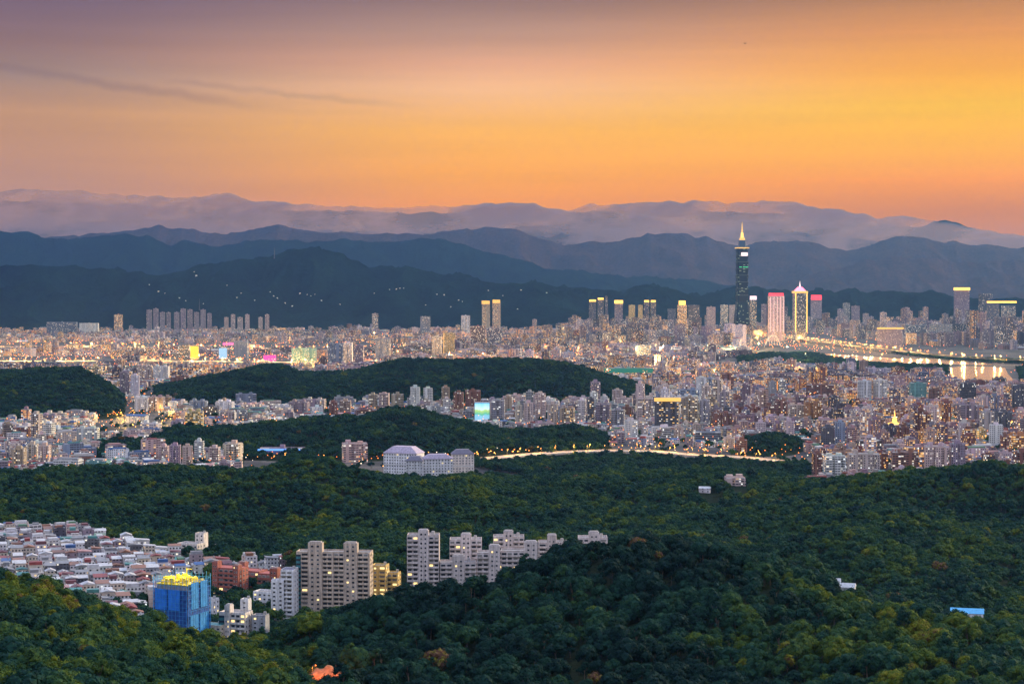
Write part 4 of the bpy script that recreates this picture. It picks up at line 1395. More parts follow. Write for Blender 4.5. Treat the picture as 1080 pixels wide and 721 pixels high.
# white institution with hipped roofs on the second ridge
def wing(px0, px1, yr, ye, D_, depth, rot, label, sd, wall="white"):
    k = D_ / F
    W = (px1 - px0) * k
    x = atD((px0 + px1) / 2, 500, D_)[0]
    z = max(0, float(T(np.array([x]), np.array([D_ + 6.0]))[0]))
    h = ZY(ye, D_) - z
    r = empty("institution_wing", (x, D_, z), rot, label, "building")
    BLDG_SPOTS.append((x, D_ + depth / 2, max(W, depth) * .55))
    b = MB(); b.box(W, depth, -8, h, 0, depth / 2, wall=0, top=0); b.obj("wall", [WALLC[wall]], r)
    b = MB(); b.prism(rect(W + 1.6, depth + 1.6, 0, depth / 2), h + .02, h + .5, 0, 0); b.prism(rect(W + 1.2, depth + 1.2, 0, depth / 2), h + .52, h + max(2.5, ZY(yr, D_) - ZY(ye, D_)), 0, 0, scale_top=.55); b.obj("roof", [ROOFSLATE if sd % 2 else WALLC["purple"]], r)
    ws = []
    nf = max(2, int(h / 3.4)); n = max(2, int(W / 3.6))
    for f in range(nf):
        for i in range(n):
            ws.append((-W / 2 + W * (i + .5) / n, -.06, (f + .55) * h / nf, 0, 1.9, 1.7, random.Random(sd * 99 + f * 20 + i).random() < .06))
    add_windows(r, ws)
    b = MB(); b.box(W, .3, h * .48, h * .52, 0, -.2, wall=0, top=0); b.obj("cornice", [FRAME], r)
wing(403, 441, 471, 478, 2460, 26, -.35, "left white wing with a purple hipped roof of the white institution", 50)
wing(428, 446, 481, 486, 2390, 18, -.1, "white gabled front block in the middle of the white institution", 51)
wing(446, 478, 479, 484, 2400, 18, .12, "long white wing with many windows of the institution", 52)
wing(477, 500, 474, 479, 2440, 18, .12, "right pinkish white wing of the institution at the lamp lit road", 53, "offwhite")

# building with a large lit billboard
D_ = 3420
x = atD(508.5, 440, D_)[0]
r = empty("billboard_building", (x, D_, 0), -.05, "block whose whole front is a glowing picture billboard of sky and meadow", "building")
W, H_ = 29, ZY(424, D_)
b = MB(); b.box(W, 16, -2, H_, 0, 8, wall=0, top=1); b.obj("wall", [WALLC["grey"], CONCRETE], r)
m, nt = newmat("billboard_picture")
uvn = nd(nt, "ShaderNodeSeparateXYZ", {0: nd(nt, "ShaderNodeUVMap", uv_map="UVMap").outputs[0]})
wv = nd(nt, "ShaderNodeTexNoise", {"Vector": nd(nt, "ShaderNodeCombineXYZ", {0: uvn.outputs[0]}).outputs[0], "Scale": .12}).outputs[0]
c = ramp(nt, mth(nt, "ADD", mth(nt, "DIVIDE", uvn.outputs[1], H_), mth(nt, "MULTIPLY", mth(nt, "SUBTRACT", wv, .5), .3)), [(0, (.3, .55, .75)), (.35, (.25, .6, .8)), (.45, (.12, .5, .3)), (.62, (.5, .75, .2)), (.68, (.7, .95, 1)), (1, (.15, .65, .95))])
finish(nt, Base_Color=c, Emission_Color=c, Emission_Strength=.75, Roughness=.4)
b = MB(); b.box(W - 2, .5, 2, H_ - 1.5, 0, -.3, wall=0, top=0, bottom=True); b.obj("billboard_screen", [m, m], r)
BLDG_SPOTS.append((x, D_ + 8, 18))

# gold lit shrine tower in the right quarter, floodlight given as surface glow
D_ = 3280
x = atD(943.5, 450, D_)[0]
r = empty("golden_temple", (x, D_, 0), .2, "gold glowing temple hall with a pointed spire in the right quarter", "temple")
BLDG_SPOTS.append((x, D_, 22))
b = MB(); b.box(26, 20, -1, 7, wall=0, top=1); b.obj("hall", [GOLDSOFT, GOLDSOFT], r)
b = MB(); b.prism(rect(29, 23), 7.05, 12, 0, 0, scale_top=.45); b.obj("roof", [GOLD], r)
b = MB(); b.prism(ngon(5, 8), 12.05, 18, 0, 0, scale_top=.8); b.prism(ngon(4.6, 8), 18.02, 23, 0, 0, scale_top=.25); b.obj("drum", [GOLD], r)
b = MB(); b.prism(ngon(1.3, 8), 23, 35, 0, 0, scale_top=.1); b.obj("spire", [LAMP_Y], r)

# ---- tallest skyscraper
D_ = 9500
kx = D_ / F
x = atD(782.5, 300, D_)[0]
r = empty("skyscraper", (x, D_, 0), .12, "tallest dark skyscraper of stacked flaring tiers with a gold lit spire", "skyscraper")
BLDG_SPOTS.append((x, D_, 60))
def tower_glass():
    m, nt = newmat("tower_glass")
    uv_ = nd(nt, "ShaderNodeSeparateXYZ", {0: nd(nt, "ShaderNodeUVMap", uv_map="UVMap").outputs[0]})
    fv = mth(nt, "FRACT", mth(nt, "DIVIDE", uv_.outputs[1], 4.2))
    fu = mth(nt, "FRACT", mth(nt, "DIVIDE", uv_.outputs[0], 3.0))
    wn = nd(nt, "ShaderNodeTexWhiteNoise", {0: nd(nt, "ShaderNodeCombineXYZ", {0: mth(nt, "FLOOR", mth(nt, "DIVIDE", uv_.outputs[0], 9.0)), 1: mth(nt, "FLOOR", mth(nt, "DIVIDE", uv_.outputs[1], 4.2))}).outputs[0]}).outputs[0]
    g_ = mth(nt, "MULTIPLY", mth(nt, "GREATER_THAN", fv, .3), mth(nt, "GREATER_THAN", fu, .1))
    c = mixc(nt, g_, (.012, .018, .03), (.003, .007, .014))
    e = mth(nt, "MULTIPLY", g_, mth(nt, "GREATER_THAN", wn, .95))
    finish(nt, Base_Color=c, Roughness=.3, Emission_Color=(.7, .95, .75, 1), Emission_Strength=mth(nt, "MULTIPLY", e, .5), Specular_IOR_Level=.08)
    return m
TG = tower_glass()
def chamf(w_, c_):
    a = w_ / 2
    return [(-a + c_, -a), (a - c_, -a), (a, -a + c_), (a, a - c_), (a - c_, a), (-a + c_, a), (-a, a - c_), (-a, -a + c_)]
zc = ZY(262, D_)
zb = ZY(318, D_)
b = MB(); b.prism(chamf(86, 8), -2, zb, 0, 0, scale_top=.62); b.obj("base_section", [TG, TG], r)
mh = (zc - zb) / 8
for i in range(8):
    b = MB(); b.prism(chamf(50, 6), zb + i * mh + .05, zb + (i + 1) * mh - 2, 0, 0, scale_top=1.16)
    b.prism(chamf(59, 7), zb + (i + 1) * mh - 1.95, zb + (i + 1) * mh, 1, 1)
    b.obj("tier", [TG, plainc("tier_ledge", (.10, .13, .12)) if i == 0 else bpy.data.materials["tier_ledge"]], r)
b = MB(); b.box(61, 61, zc + .05, zc + 5, wall=0, top=0); b.obj("crown_light", [GOLDSOFT], r)
ups = [(34, zc + 5.05, zc + 40, .92), (24, zc + 40, zc + 58, .85)]
b = MB(); b.prism(chamf(36, 5), zc + 5.05, zc + 42, 0, 0, scale_top=.85); b.obj("upper_block", [plainc("upper_glass", (.015, .06, .14), .3), CONCRETE], r)
b = MB(); b.prism(chamf(27, 4), zc + 42, zc + 56, 0, 0, scale_top=.75); b.obj("lantern", [GOLDSOFT, GOLDSOFT], r)
b = MB(); b.prism(ngon(7.5, 8), zc + 56, zc + 80, 0, 0, scale_top=.8); b.obj("upper_lantern", [GOLD, GOLD], r)
b = MB(); b.prism(ngon(4.5, 8), zc + 80, ZY(234, D_), 0, 0, scale_top=.15); b.obj("spire", [GOLDSOFT, GOLDSOFT], r)
b = MB(); b.box(34, 1.2, ZY(270, D_), ZY(266.3, D_), 5, -30.5, wall=0, top=0, bottom=True); b.obj("lit_screen", [SCREENW], r)
for zz_ in (282,):
    for u in (-15, 4, 18):
        b = MB(); b.box(13, 1.0, ZY(zz_, D_), ZY(zz_, D_) + 3.5, u, -30.2, wall=0, top=0, bottom=True); b.obj("green_light_strip", [GREENL], r)
b = MB(); b.box(120, 80, -2, 34, 20, -70, wall=0, top=0); b.obj("podium", [FAC["glass"], CONCRETE], r, color=PAL["cream"])

# pointed tower outlined in yellow with a pink crown
D_ = 8600
x = atD(843.5, 330, D_)[0]
r = empty("pointed_tower", (x, D_, 0), .1, "dark tower outlined in yellow light under a pink glowing pyramid crown", "tower")
BLDG_SPOTS.append((x, D_, 40))
w_ = 12.5 * D_ / F
zt = ZY(309, D_)
b = MB(); b.box(w_, w_, -2, zt, wall=0, top=1); o = b.obj("wall", [FAC["glass"], CONCRETE], r, color=PAL["dark"]); o["lit"] = .12
for u in (-1, 1):
    b = MB(); b.box(3.2, 3.2, zt * .2, zt, u * (w_ / 2 - 1), -w_ / 2 - .6, wall=0, top=0); b.obj("light_strip", [GOLD], r)
b = MB(); b.box(w_ + 6, w_ + 6, zt + .05, zt + 9, wall=0, top=0); b.obj("lit_cornice", [GOLDSOFT], r)
b = MB(); b.prism(rect(w_ * .86, w_ * .86), zt + 9.05, ZY(302.5, D_), 0, 0, scale_top=.35); b.obj("crown_roof", [PINK], r)
b = MB(); b.prism(ngon(4, 6), ZY(302.5, D_) + .05, ZY(296, D_), 0, 0, scale_top=.1); b.obj("spire", [SCREENW], r)
# pale tower pair-front with red roof light
D_ = 8700
x = atD(818.5, 330, D_)[0]
r = empty("red_topped_tower", (x, D_, 0), .05, "pale ribbed tower with a red glowing roof beside the pointed tower", "tower")
BLDG_SPOTS.append((x, D_, 45))
w_ = 16 * D_ / F
zt = ZY(312, D_)
b = MB(); b.box(w_, 40, -2, zt, wall=0, top=1); o = b.obj("wall", [FAC["balcony"], CONCRETE], r, color=(.62, .45, .5)); o["lit"] = .3
for u in (-.42, -.2, .02, .24, .44):
    b = MB(); b.box(3.5, 2, zt * .2, zt - 4, u * w_, -21, wall=0, top=0); b.obj("lit_rib", [glow("rib_light", (1, .7, .75), .75) if "rib_light" not in bpy.data.materials else bpy.data.materials["rib_light"]], r)
b = MB(); b.box(w_ * .9, 34, zt + .05, ZY(309, D_), wall=0, top=0); b.obj("roof_sign_light", [REDL], r)
# glowing crowns on some table towers
def crown_light(px0, px1, py0, py1, D_, mat, dy=-2.0):
    pass
RIVER = [gpoly([(1000, 388), (1016, 386), (1040, 386.5), (1060, 388), (1063, 394), (1072, 404), (1066, 406), (1054, 401), (1030, 400.5), (1000, 401), (994, 396)]),
         gpoly([(860, 372), (905, 375.2), (945, 378), (1000, 379.6), (1046, 381.5), (1047, 385), (1000, 384), (940, 382.6), (900, 379.5), (860, 375)])]
NOBUILD = [gpoly(q) for q in (
    [(790, 352), (860, 352), (910, 358), (960, 363), (1010, 367), (1110, 371), (1110, 404), (1000, 402), (940, 392), (880, 386), (820, 382), (790, 372)],
    [(695, 352), (800, 348), (800, 360), (695, 362)],
    [(495, 492), (500, 478), (600, 470), (700, 470), (800, 474), (870, 480), (870, 500), (855, 525), (495, 525)],
    [(95, 462), (105, 428), (135, 424), (178, 436), (196, 452), (150, 458), (110, 462)],
    [(310, 448), (440, 446), (440, 470), (310, 470)],
    [(-40, 376), (340, 377), (340, 384.5), (-40, 384)], [(-40, 361), (180, 362), (430, 363), (430, 370), (300, 371), (-40, 368.5)],
    [(258, 455), (560, 455), (560, 520), (250, 520)])]
allcand, street_trees = [], []
# ---- valley village
vill = CLEAR[0]
VILL_SKIP = [(130, 640, 232, 700), (196, 604, 330, 700), (300, 560, 420, 660)]
vr = random.Random(77)
ang = 0.30
for i in range(-46, 41):
    for j in range(-60, 61):
        c0 = at(120, 600)
        lx, ly = i * 11.6 + (j % 4 == 0) * 2, j * 13.0 + (j // 3) * 4.5
        x = c0[0] + lx * math.cos(ang) - ly * math.sin(ang) + vr.uniform(-1, 1)
        y = c0[1] + lx * math.sin(ang) + ly * math.cos(ang) + vr.uniform(-1, 1)
        if not in_poly(np.array([x]), np.array([y]), vill)[0]:
            continue
        px, py = proj(x, y, 0)
        if any(a <= px <= c and b <= py <= d for a, b, c, d in VILL_SKIP) and not (px < 150):
            continue
        big = py < 586 and px < 100 and vr.random() < .4
        w_, d_ = vr.uniform(7.5, 11.3), vr.uniform(8.5, 12.5)
        h = vr.uniform(12, 16) if big else vr.choice([4.5, 6, 8, 10, 12, 13.5])
        allcand.append(dict(kind=WU if big else RH, x=x, y=y, w=w_ + 3 * big, d=d_, h=h, rot=ang + vr.choice([0, math.pi / 2]) * (not big), c=vr.choices(["white", "cream", "grey", "mauve", "dark"], [6, 2, 2, 1.5, .8])[0],
                            roof=vr.choices(list(ROOFC), [8, 5, 1.8, 1.2, 0.9, .8, 3.0, .6, 2.4])[0], lit=vr.choice([0, .05, .1, .25]), village=True))
# ---- the city on the plain
cr = random.Random(42)
PS = 420.0
hs = np.array([(a, b, r) for a, b, r in BLDG_SPOTS])
for iy in range(int(2000 / PS), int(10900 / PS) + 1):
    yc = (iy + .5) * PS
    half = 0.345 * (yc + PS)
    for ix in range(int(-half / PS) - 1, int(half / PS) + 2):
        xc = (ix + .5) * PS
        an = cr.uniform(-.5, .5)
        cell = float(np.interp(yc, [2200, 3000, 4200, 4700, 5500, 7500, 10500], [17, 19, 26, 36, 44, 56, 68])) * (1.18 if xc > .12 * yc and yc < 4900 else 1)
        dens = cr.uniform(.75, 1.0)
        n = int(PS * .75 / cell) + 1
        taken = set()
        for i in range(-n, n + 1):
            for j in range(-n, n + 1):
                gap = i % 6 == 0 or j % 9 == 0
                if gap and (yc > 5000 or cr.random() > .8):
                    continue
                lx, ly = i * cell + cr.uniform(-.1, .1) * cell, j * cell + cr.uniform(-.1, .1) * cell
                x, y = xc + lx * math.cos(an) - ly * math.sin(an), yc + lx * math.sin(an) + ly * math.cos(an)
                if abs(x - xc) > PS / 2 or abs(y - yc) > PS / 2 or cr.random() > dens:
                    continue
                if gap:
                    street_trees.append((x, y))
                    continue
                if (i, j) in taken:
                    continue
                wide = yc < 7500 and cr.random() < .14
                if wide:
                    taken.add((i + 1, j))
                    x, y = x + cell * .5 * math.cos(an), y + cell * .5 * math.sin(an)
                px = CX + F * x / y
                if not -105 < px < 1185 or y < 2230 or y > 10600:
                    continue
                allcand.append(dict(x=x, y=y, px=px, cell=cell, wide=wide, rot=an + (0 if wide else cr.choice([0, 0, math.pi / 2]))))
X = np.array([c["x"] for c in allcand]); Y = np.array([c["y"] for c in allcand])
TZ = T(X, Y)
isv = np.array([c.get("village", False) for c in allcand])
keep = np.where(isv, TZ < 9, TZ < 1.0)
for q in WOODS + RIVER + NOBUILD:
    keep &= ~(in_poly(X, Y, q) & ~isv)
for q in CLEAR:
    keep &= ~(in_poly(X, Y, q) & ~isv)
rad_ = np.array([c.get("cell", 10) * .4 for c in allcand])
for a, b, r in hs:
    keep &= (X - a) ** 2 + (Y - b) ** 2 > (r + rad_) ** 2
sel = []
HF = np.array(HFRONT)
for c, k_, tz in zip(allcand, keep, TZ):
    if not k_:
        continue
    if not c.get("village"):
        x, y, px, cell = c["x"], c["y"], c["px"], c["cell"]
        v = float(vnoise(np.array(x / 330), np.array(y / 420), 5))
        if y < 4700:
            pr = [.22, .47, .24, .035, .035, 0] if px > 770 else ([.60, .30, .04, .005, .02, .035] if (px < 430 or y < 3050) else [.3, .45, .14, .03, .05, .03])
        elif y < 7200:
            pr = [.1, .50, .22, .05, .10, .03]
        else:
            pr = [0, .50, .28, .07, .14, .01]
        if v > .62 and not (px < 430 and y < 4700):
            pr = [pr[0] * .3, pr[1] * .5, pr[2] * 1.6, pr[3] * 2.6, pr[4] * 1.3, pr[5]]
        kind = cr.choices([RH, WU, A, TW, OF, WH], pr)[0]
        g_ = cell * .8
        c["kind"] = kind
        hk = {RH: (5, 10), WU: (11, 18), A: (18, 26) if (px < 430 and y < 4700) else (20, 36), TW: (38, 60), OF: (12, 38), WH: (5, 8)}[kind]
        c["h"] = cr.uniform(*hk) * ((.8 if px < 560 or y < 7600 else 1.15 + 1.5 * min(1, (px - 560) / 120)) if y > 4700 else 1) * (.85 if px < 330 and y > 8300 else 1) * (.5 if (px > 960 and 4300 < y < 5400) or (px < 340 and 5300 < y < 6100) else 1)
        c["w"] = g_ * cr.uniform(.7, 1.0) if kind != TW else min(g_, 28) * cr.uniform(.8, 1)
        c["d"] = min(g_ * cr.uniform(.65, .95), 34) if kind != TW else c["w"] * .95
        if c.get('wide'):
            if kind in (RH, TW):
                c['kind'] = kind = A if y > 3000 else WU
                c['h'] = cr.uniform(14, 30)
            c['w'] = cell * cr.uniform(1.5, 1.85)
        if kind == WH:
            c["w"], c["d"] = c["w"] * 1.25, c["d"] * 1.1
        warm = px > 770 and y < 5200
        c["c"] = cr.choices(["white", "cream", "pink", "grey", "brick", "tan", "dark", "blue", "mauve"], [2.2, 1.2, 2.8, 2, 2.6, .8, .7, .6, 3.2] if warm else [4.5, 2.2, 3.4, 2.6, .8, 1.2, .5, .8, 2.2])[0]
        c["roof"] = cr.choices(list(ROOFC), [4, 5, 1.6, 2, 2, 2, 1.6, 1, 1.2])[0]
        base = float(np.interp(y, [2300, 3500, 4700, 6000, 10000], [.19, .21, .26, .29, .26]))
        band = float(np.interp(px, [0, 300, 520, 700, 860, 1080], [1.25, 1.1, 1.0, 1.1, .75, .6])) if y > 4700 else 1
        c["lit"] = base * band * cr.uniform(.4, 1.8) * (.35 + 1.5 * float(vnoise(np.array(x / 420), np.array(y / 900), 61)) ** 1.5 * 1.6)
        if y > 4700 and cr.random() < .05:
            c["lit"] = .7
    c["tz"] = max(0.0, float(tz))
    if not c.get("village"):
        # keep the landmark blocks in sight: what stands before one stays low, as in the photo
        pw = c["w"] / 2 / c["y"] * F
        m_ = (HF[:, 4] > c["y"] + 5) & (HF[:, 0] < c["px"] + pw) & (HF[:, 1] > c["px"] - pw)
        if m_.any():
            ylim = (HF[m_, 3] - np.where(HF[m_, 4] > 8000, .58, .18) * (HF[m_, 3] - HF[m_, 2])).max()
            c["h"] = min(c["h"], CAMZ - (ylim - HOR) * c["y"] / F - c["tz"] - 3)
            if c["h"] < 4.5:
                continue
            if c["h"] < 11:
                c["kind"] = RH if c["y"] < 4700 else WU
                c["w"], c["d"] = min(c["w"], 16), min(c["d"], 14)
    D = c["y"]
    px, py = proj(c["x"], D, c["tz"] + c["h"])
    c["area"] = c["w"] * c["h"] * (F / D) ** 2 if (-2 < px < 1082 and py < 725) else 0
    sel.append(c)
vis = visible([c["x"] for c in sel], [c["y"] for c in sel], [c["tz"] + c["h"] for c in sel], 3.0)
vis0 = visible([c["x"] for c in sel], [c["y"] for c in sel], [c["tz"] + c["h"] for c in sel], -2.0)
sel = [dict(c, show=bool(b)) for c, a, b in zip(sel, vis, vis0) if a]


def district(px, D):
    if D < 2250: return "valley village"
    if px < 430: return "suburb behind the second ridge" if D < 3300 else ("suburb between the dark hills" if D < 4700 else ("left near plain" if D < 7000 else "left far plain"))
    if px < 780: return "central hollow above the lit road" if D < 3300 else ("middle town beside the dark hill" if D < 4800 else ("central near plain" if D < 7000 else "central far plain"))
    return "town just above the right ridge" if D < 3200 else ("right quarter below the river" if D < 4800 else ("right near plain" if D < 7000 else "right far plain"))


QUOTA = {RH: 295, WU: 275, A: 250, TW: 195, OF: 220, WH: 60}
KW = {RH: "house", WU: "walk up building", A: "apartment block", TW: "apartment tower", OF: "office building", WH: "shed"}
cnt = {k: 0 for k in QUOTA}
n_named = 0
for i, c in enumerate(sorted(sel, key=lambda c: -c["area"] * c["show"])):
    kd = c["kind"]
    r_ = random.Random(9000 + i)
    colr = jit(PAL[c["c"]], r_)
    if 2240 < c["y"] < 4700 and c["x"] > .12 * c["y"]:
        colr = [a * b for a, b in zip(colr, (.78, .64, .68))]
    if c["y"] > 4700:       # far walls darkened and blued in patches: dusk shadow put into the colour
        q_ = .32 + .85 * float(vnoise(np.array(c["x"] / 260), np.array(c["y"] / 600), 77))
        colr = [a * b * q_ for a, b in zip(colr, (.60, .54, .68))]
    if c["show"] and c["area"] > 0 and cnt[kd] < QUOTA[kd]:
        cnt[kd] += 1
        ds = district(CX + F * c["x"] / c["y"], c["y"])
        hw = "low" if c["h"] < 10 else ("mid height" if c["h"] < 30 else "tall")
        if kd in (RH, WH):
            lab = f"small {c['c']} {KW[kd]} with {c['roof']} metal roof in the {ds}"
        elif kd == WU:
            lab = f"{c['c']} {KW[kd]} with {c['roof']} rooftop shed in the {ds}"
        else:
            lab = f"{hw} {c['c']} {KW[kd]} among others in the {ds}"
        make_building(kd, c["x"], c["y"], c["tz"], c["w"], c["d"], c["h"], c["rot"], colr, c["roof"], lab, lab, c["lit"], 9000 + i)
    else:
        merge_building(kd, c["x"], c["y"], c["tz"], c["w"], c["d"], c["h"], c["rot"], colr, c["roof"], c["lit"], 9000 + i)
so = STUFF.obj("distant_housing", [FACM["punched"], FACM["balcony"], FACM["glass"], MPAINT], attrs=True)
tag(so, "countless small city buildings filling the plain between the larger ones", "city buildings", kind="stuff")
print("CITY", len(sel), cnt, len(STUFF.f))

# ------------------------------------------------------------------ river, roads, bridges
def water_mat():
    m, nt = newmat("river_water")
    g_ = nd(nt, "ShaderNodeNewGeometry").outputs["Position"]
    n = nd(nt, "ShaderNodeTexNoise", {"Vector": g_, "Scale": .05, "Detail": 4.0}).outputs[0]
    bp = nd(nt, "ShaderNodeBump", {"Height": n, "Distance": .25, "Strength": .35})
    finish(nt, Base_Color=(.62, .62, .60, 1), Roughness=.16, Normal=bp.outputs[0], IOR=1.5, Metallic=.9)
    return m
WATER = water_mat()
for q in RIVER:
    b = MB(); b.face([(*p, .35) for p in q[::-1]])
    tag(b.obj("river", [WATER]), kind="structure")
ASPH = plain("asphalt", (.06, .06, .065), .85, .2, .1)
GRASSY = plain("riverbank_grass", (.05, .075, .03), .9, .5, .02)


VIA = plain('viaduct_concrete', (.34, .32, .29), .8, .2, .1)


def smooth_path(px, z, n):
    P3 = [Vector(at(a, b, z)) for a, b in px]
    L_ = [0.0]
    for a, b in zip(P3, P3[1:]):
        L_.append(L_[-1] + (b - a).length)
    t = np.linspace(0, L_[-1], n)
    return [Vector((float(np.interp(u, L_, [p.x for p in P3])), float(np.interp(u, L_, [p.y for p in P3])), z)) for u in t], L_[-1]


def ribbon(name, px, wd, z, mat, thick=0.0, n=60, barrier=False):
    pts, L_ = smooth_path(px, z, n)
    b = MB()
    side = []
    for i, p in enumerate(pts):
        d = (pts[min(i + 1, n - 1)] - pts[max(i - 1, 0)]).normalized()
        s_ = Vector((-d.y, d.x, 0)) * wd / 2
        side.append((p + s_, p - s_))
    up = Vector((0, 0, 1))
    for (a, b_), (c, d) in zip(side, side[1:]):
        b.face([b_, d, c, a])
        if thick:
            b.face([a - up * thick, c - up * thick, d - up * thick, b_ - up * thick])
            for p, q in ((a, c), (d, b_)):
                b.face([p - up * thick, p + up * .9, q + up * .9, q - up * thick])
    return b.obj(name, [mat]), pts


LAMPMESH = {}
jr = random.Random(6)
def lamp_meshes(h, r, mat):
    k = (h, r, mat.name)
    if k not in LAMPMESH:
        a = MB(); a.tube((0, 0, 0), (0, 0, h), .16, 0, 5); a.tube((0, 0, h - .1), (1.6, 0, h + .3), .1, 0, 4)
        b = MB(); b.octa(1.6, 0, h + .2, r)
        LAMPMESH[k] = (a.mesh("pole", [DARKMETAL]), b.mesh("lamp_head", [mat]))
    return LAMPMESH[k]


def street_lamp(p, label, group, h=10.0, r=1.0, mat=None, power=0, turn=0.0, colr=(1, .55, .16)):
    pm, hm_ = lamp_meshes(h, r, mat or LAMP_O)
    o = bpy.data.objects.new("street_lamp", pm)
    col.objects.link(o)
    o.location = p
    o.rotation_euler = (0, 0, turn)
    tag(o, label, "street lamp", group)
    c = bpy.data.objects.new("lamp_head", hm_)
    col.objects.link(c)
    c.parent = o
    if power:
        l = bpy.data.objects.new("lamp_light", bpy.data.lights.new("lamp_light", "POINT"))
        l.data.energy, l.data.color, l.data.shadow_soft_size = power, colr, .8
        col.objects.link(l)
        l.parent = o
        l.location = (1.6, 0, h - r - .9)
    return o


def deck(name, px, wd, z, label, cat, mat=None):
    r = empty(name, tuple(at(*px[0], z)), 0, label, cat)
    o, pts = ribbon("road_deck", px, wd, z, mat or ASPH, 1.6, 70)
    o.parent = r
    o.location = -Vector(r.location)
    for i in range(3, len(pts), 6):
        b = MB(); b.box(2.6, 2.6, 0, z - 1.6, wall=0, top=0)
        b.obj("pier", [CONCRETE], r, tuple(Vector((pts[i].x, pts[i].y, 0)) - Vector(r.location)))
    return r, pts


def lamps_along(px, z, n, label, group, wd=10, h=10, r=1.2, mat=None, power=0, both=False, colr=(1, .55, .16)):
    pts, L_ = smooth_path(px, z, n)
    for i, p in enumerate(pts):
        d = (pts[min(i + 1, n - 1)] - pts[max(i - 1, 0)]).normalized()
        p = p + d * jr.uniform(-.3, .3) * L_ / n
        s_ = Vector((-d.y, d.x, 0)) * wd / 2
        sg = -1 if i % 2 and both else 1
        street_lamp(tuple(p + s_ * sg), label, group, h, r, mat, power * jr.uniform(.3, 1.5), math.atan2(d.y, d.x) - sg * math.pi / 2, colr)


EXPR = [(800, 353), (830, 355.5), (860, 359.5), (900, 364.5), (940, 369), (980, 373.5), (1020, 377), (1060, 379), (1115, 380.5), (1190, 381.5)]
deck("river_expressway", EXPR, 26, 11, "long elevated riverside expressway lined with orange lamps", "expressway")
lamps_along(EXPR, 11, 74, "orange street lamp on the riverside expressway", "orange lamps along the riverside expressway", 24, 11, 2.1, LAMP_O, 200000, True)
LR = [(-30, 381), (60, 381), (140, 380), (220, 381), (330, 382.5)]
deck("elevated_road", LR, 40, 10, "elevated road glowing orange across the left plain", "expressway", VIA)
lamps_along(LR, 10, 40, "orange street lamp on the left elevated road", "orange lamps along the left elevated road", 38, 10, 1.7, LAMP_O, 330000, True)
LR2 = [(-30, 366), (80, 365), (180, 366.5), (300, 369), (420, 367)]
deck("elevated_boulevard", LR2, 46, 11, "elevated boulevard glowing orange across the left far plain", "expressway", VIA)
lamps_along(LR2, 11, 40, "orange street lamp on the boulevard in the left far plain", "orange lamps along the left boulevard", 30, 14, 2.0, LAMP_O, 330000, True)
NR_ = [(470, 486), (520, 483), (560, 479), (600, 476.5), (640, 475), (690, 476), (730, 479.5), (780, 482), (820, 486)]
_r, rp_ = deck('wood_road_viaduct', NR_, 30, 8, 'yellow lit elevated road curving past the central woods', 'road', VIA)
BLDG_SPOTS += [(p.x, p.y, 16) for p in rp_] + [((a.x + b_.x) / 2, (a.y + b_.y) / 2, 16) for a, b_ in zip(rp_, rp_[1:])]
lamps_along(NR_, 8, 40, "yellow lamp on the road curving past the central woods", "yellow lamps along the curving wood road", 28, 9, .8, LAMP_Y, 15000, True, (1, .46, .08))
VS = [(108, 428), (118, 434), (126, 441), (128, 448), (140, 455), (158, 456), (176, 448), (184, 440), (170, 434), (150, 430)]
o, _ = ribbon("road", VS, 14, .3, ASPH)
tag(o, kind="structure")
lamps_along(VS, .3, 26, "yellow lamp in the glowing street by the blue roofed hall", "yellow lamps in the suburb street", 13, 10, .9, LAMP_Y, 30000, True, (1, .6, .15))
BR = [(712, 356.5), (740, 355.5), (770, 355.5), (800, 357.5)]
r, pts = deck("arch_bridge", BR, 26, 14, "orange lit road bridge carried by a low arch before the skyscraper", "bridge")
ARCHGLOW = glow("arch_glow", (1, .42, .1), 2.2)  # floodlighting of the arch put in as its own orange glow
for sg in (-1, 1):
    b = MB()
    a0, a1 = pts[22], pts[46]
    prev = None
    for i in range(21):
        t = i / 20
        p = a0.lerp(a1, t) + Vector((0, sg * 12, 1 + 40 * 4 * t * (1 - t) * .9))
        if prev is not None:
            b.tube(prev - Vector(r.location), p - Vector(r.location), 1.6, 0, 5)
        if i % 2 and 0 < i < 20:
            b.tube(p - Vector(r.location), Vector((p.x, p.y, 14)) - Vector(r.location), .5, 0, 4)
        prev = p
    b.obj("arch", [ARCHGLOW], r)
lamps_along(BR, 14, 22, "orange street lamp on the arch bridge", "orange lamps on the arch bridge", 24, 10, 1.9, LAMP_O, 200000, True)
x0 = at(815, 366, 0)
r = empty("white_arch", tuple(x0), rad(25), "slim white lit arch standing at the bend of the expressway", "bridge")
ARW = glow("white_arch_light", (1, .8, .6), 1.0)
for sg, dy in ((-1, -8), (1, 8)):
    b = MB()
    prev = None
    for i in range(21):
        t = i / 20
        p = Vector(((t - .5) * 85, dy * (1 - 2 * abs(t - .5)), 50 * 4 * t * (1 - t)))
        if prev is not None:
            b.tube(prev, p, .8, 0, 5)
        if i % 3 == 0 and 0 < i < 20:
            b.tube(p, (p.x, 0, 9), .35, 0, 4)
        prev = p
    b.obj("arch", [ARW], r)
b = MB(); b.box(100, 22, 6.5, 8.5, wall=0, top=0, bottom=True); b.obj("road_deck", [ASPH], r)

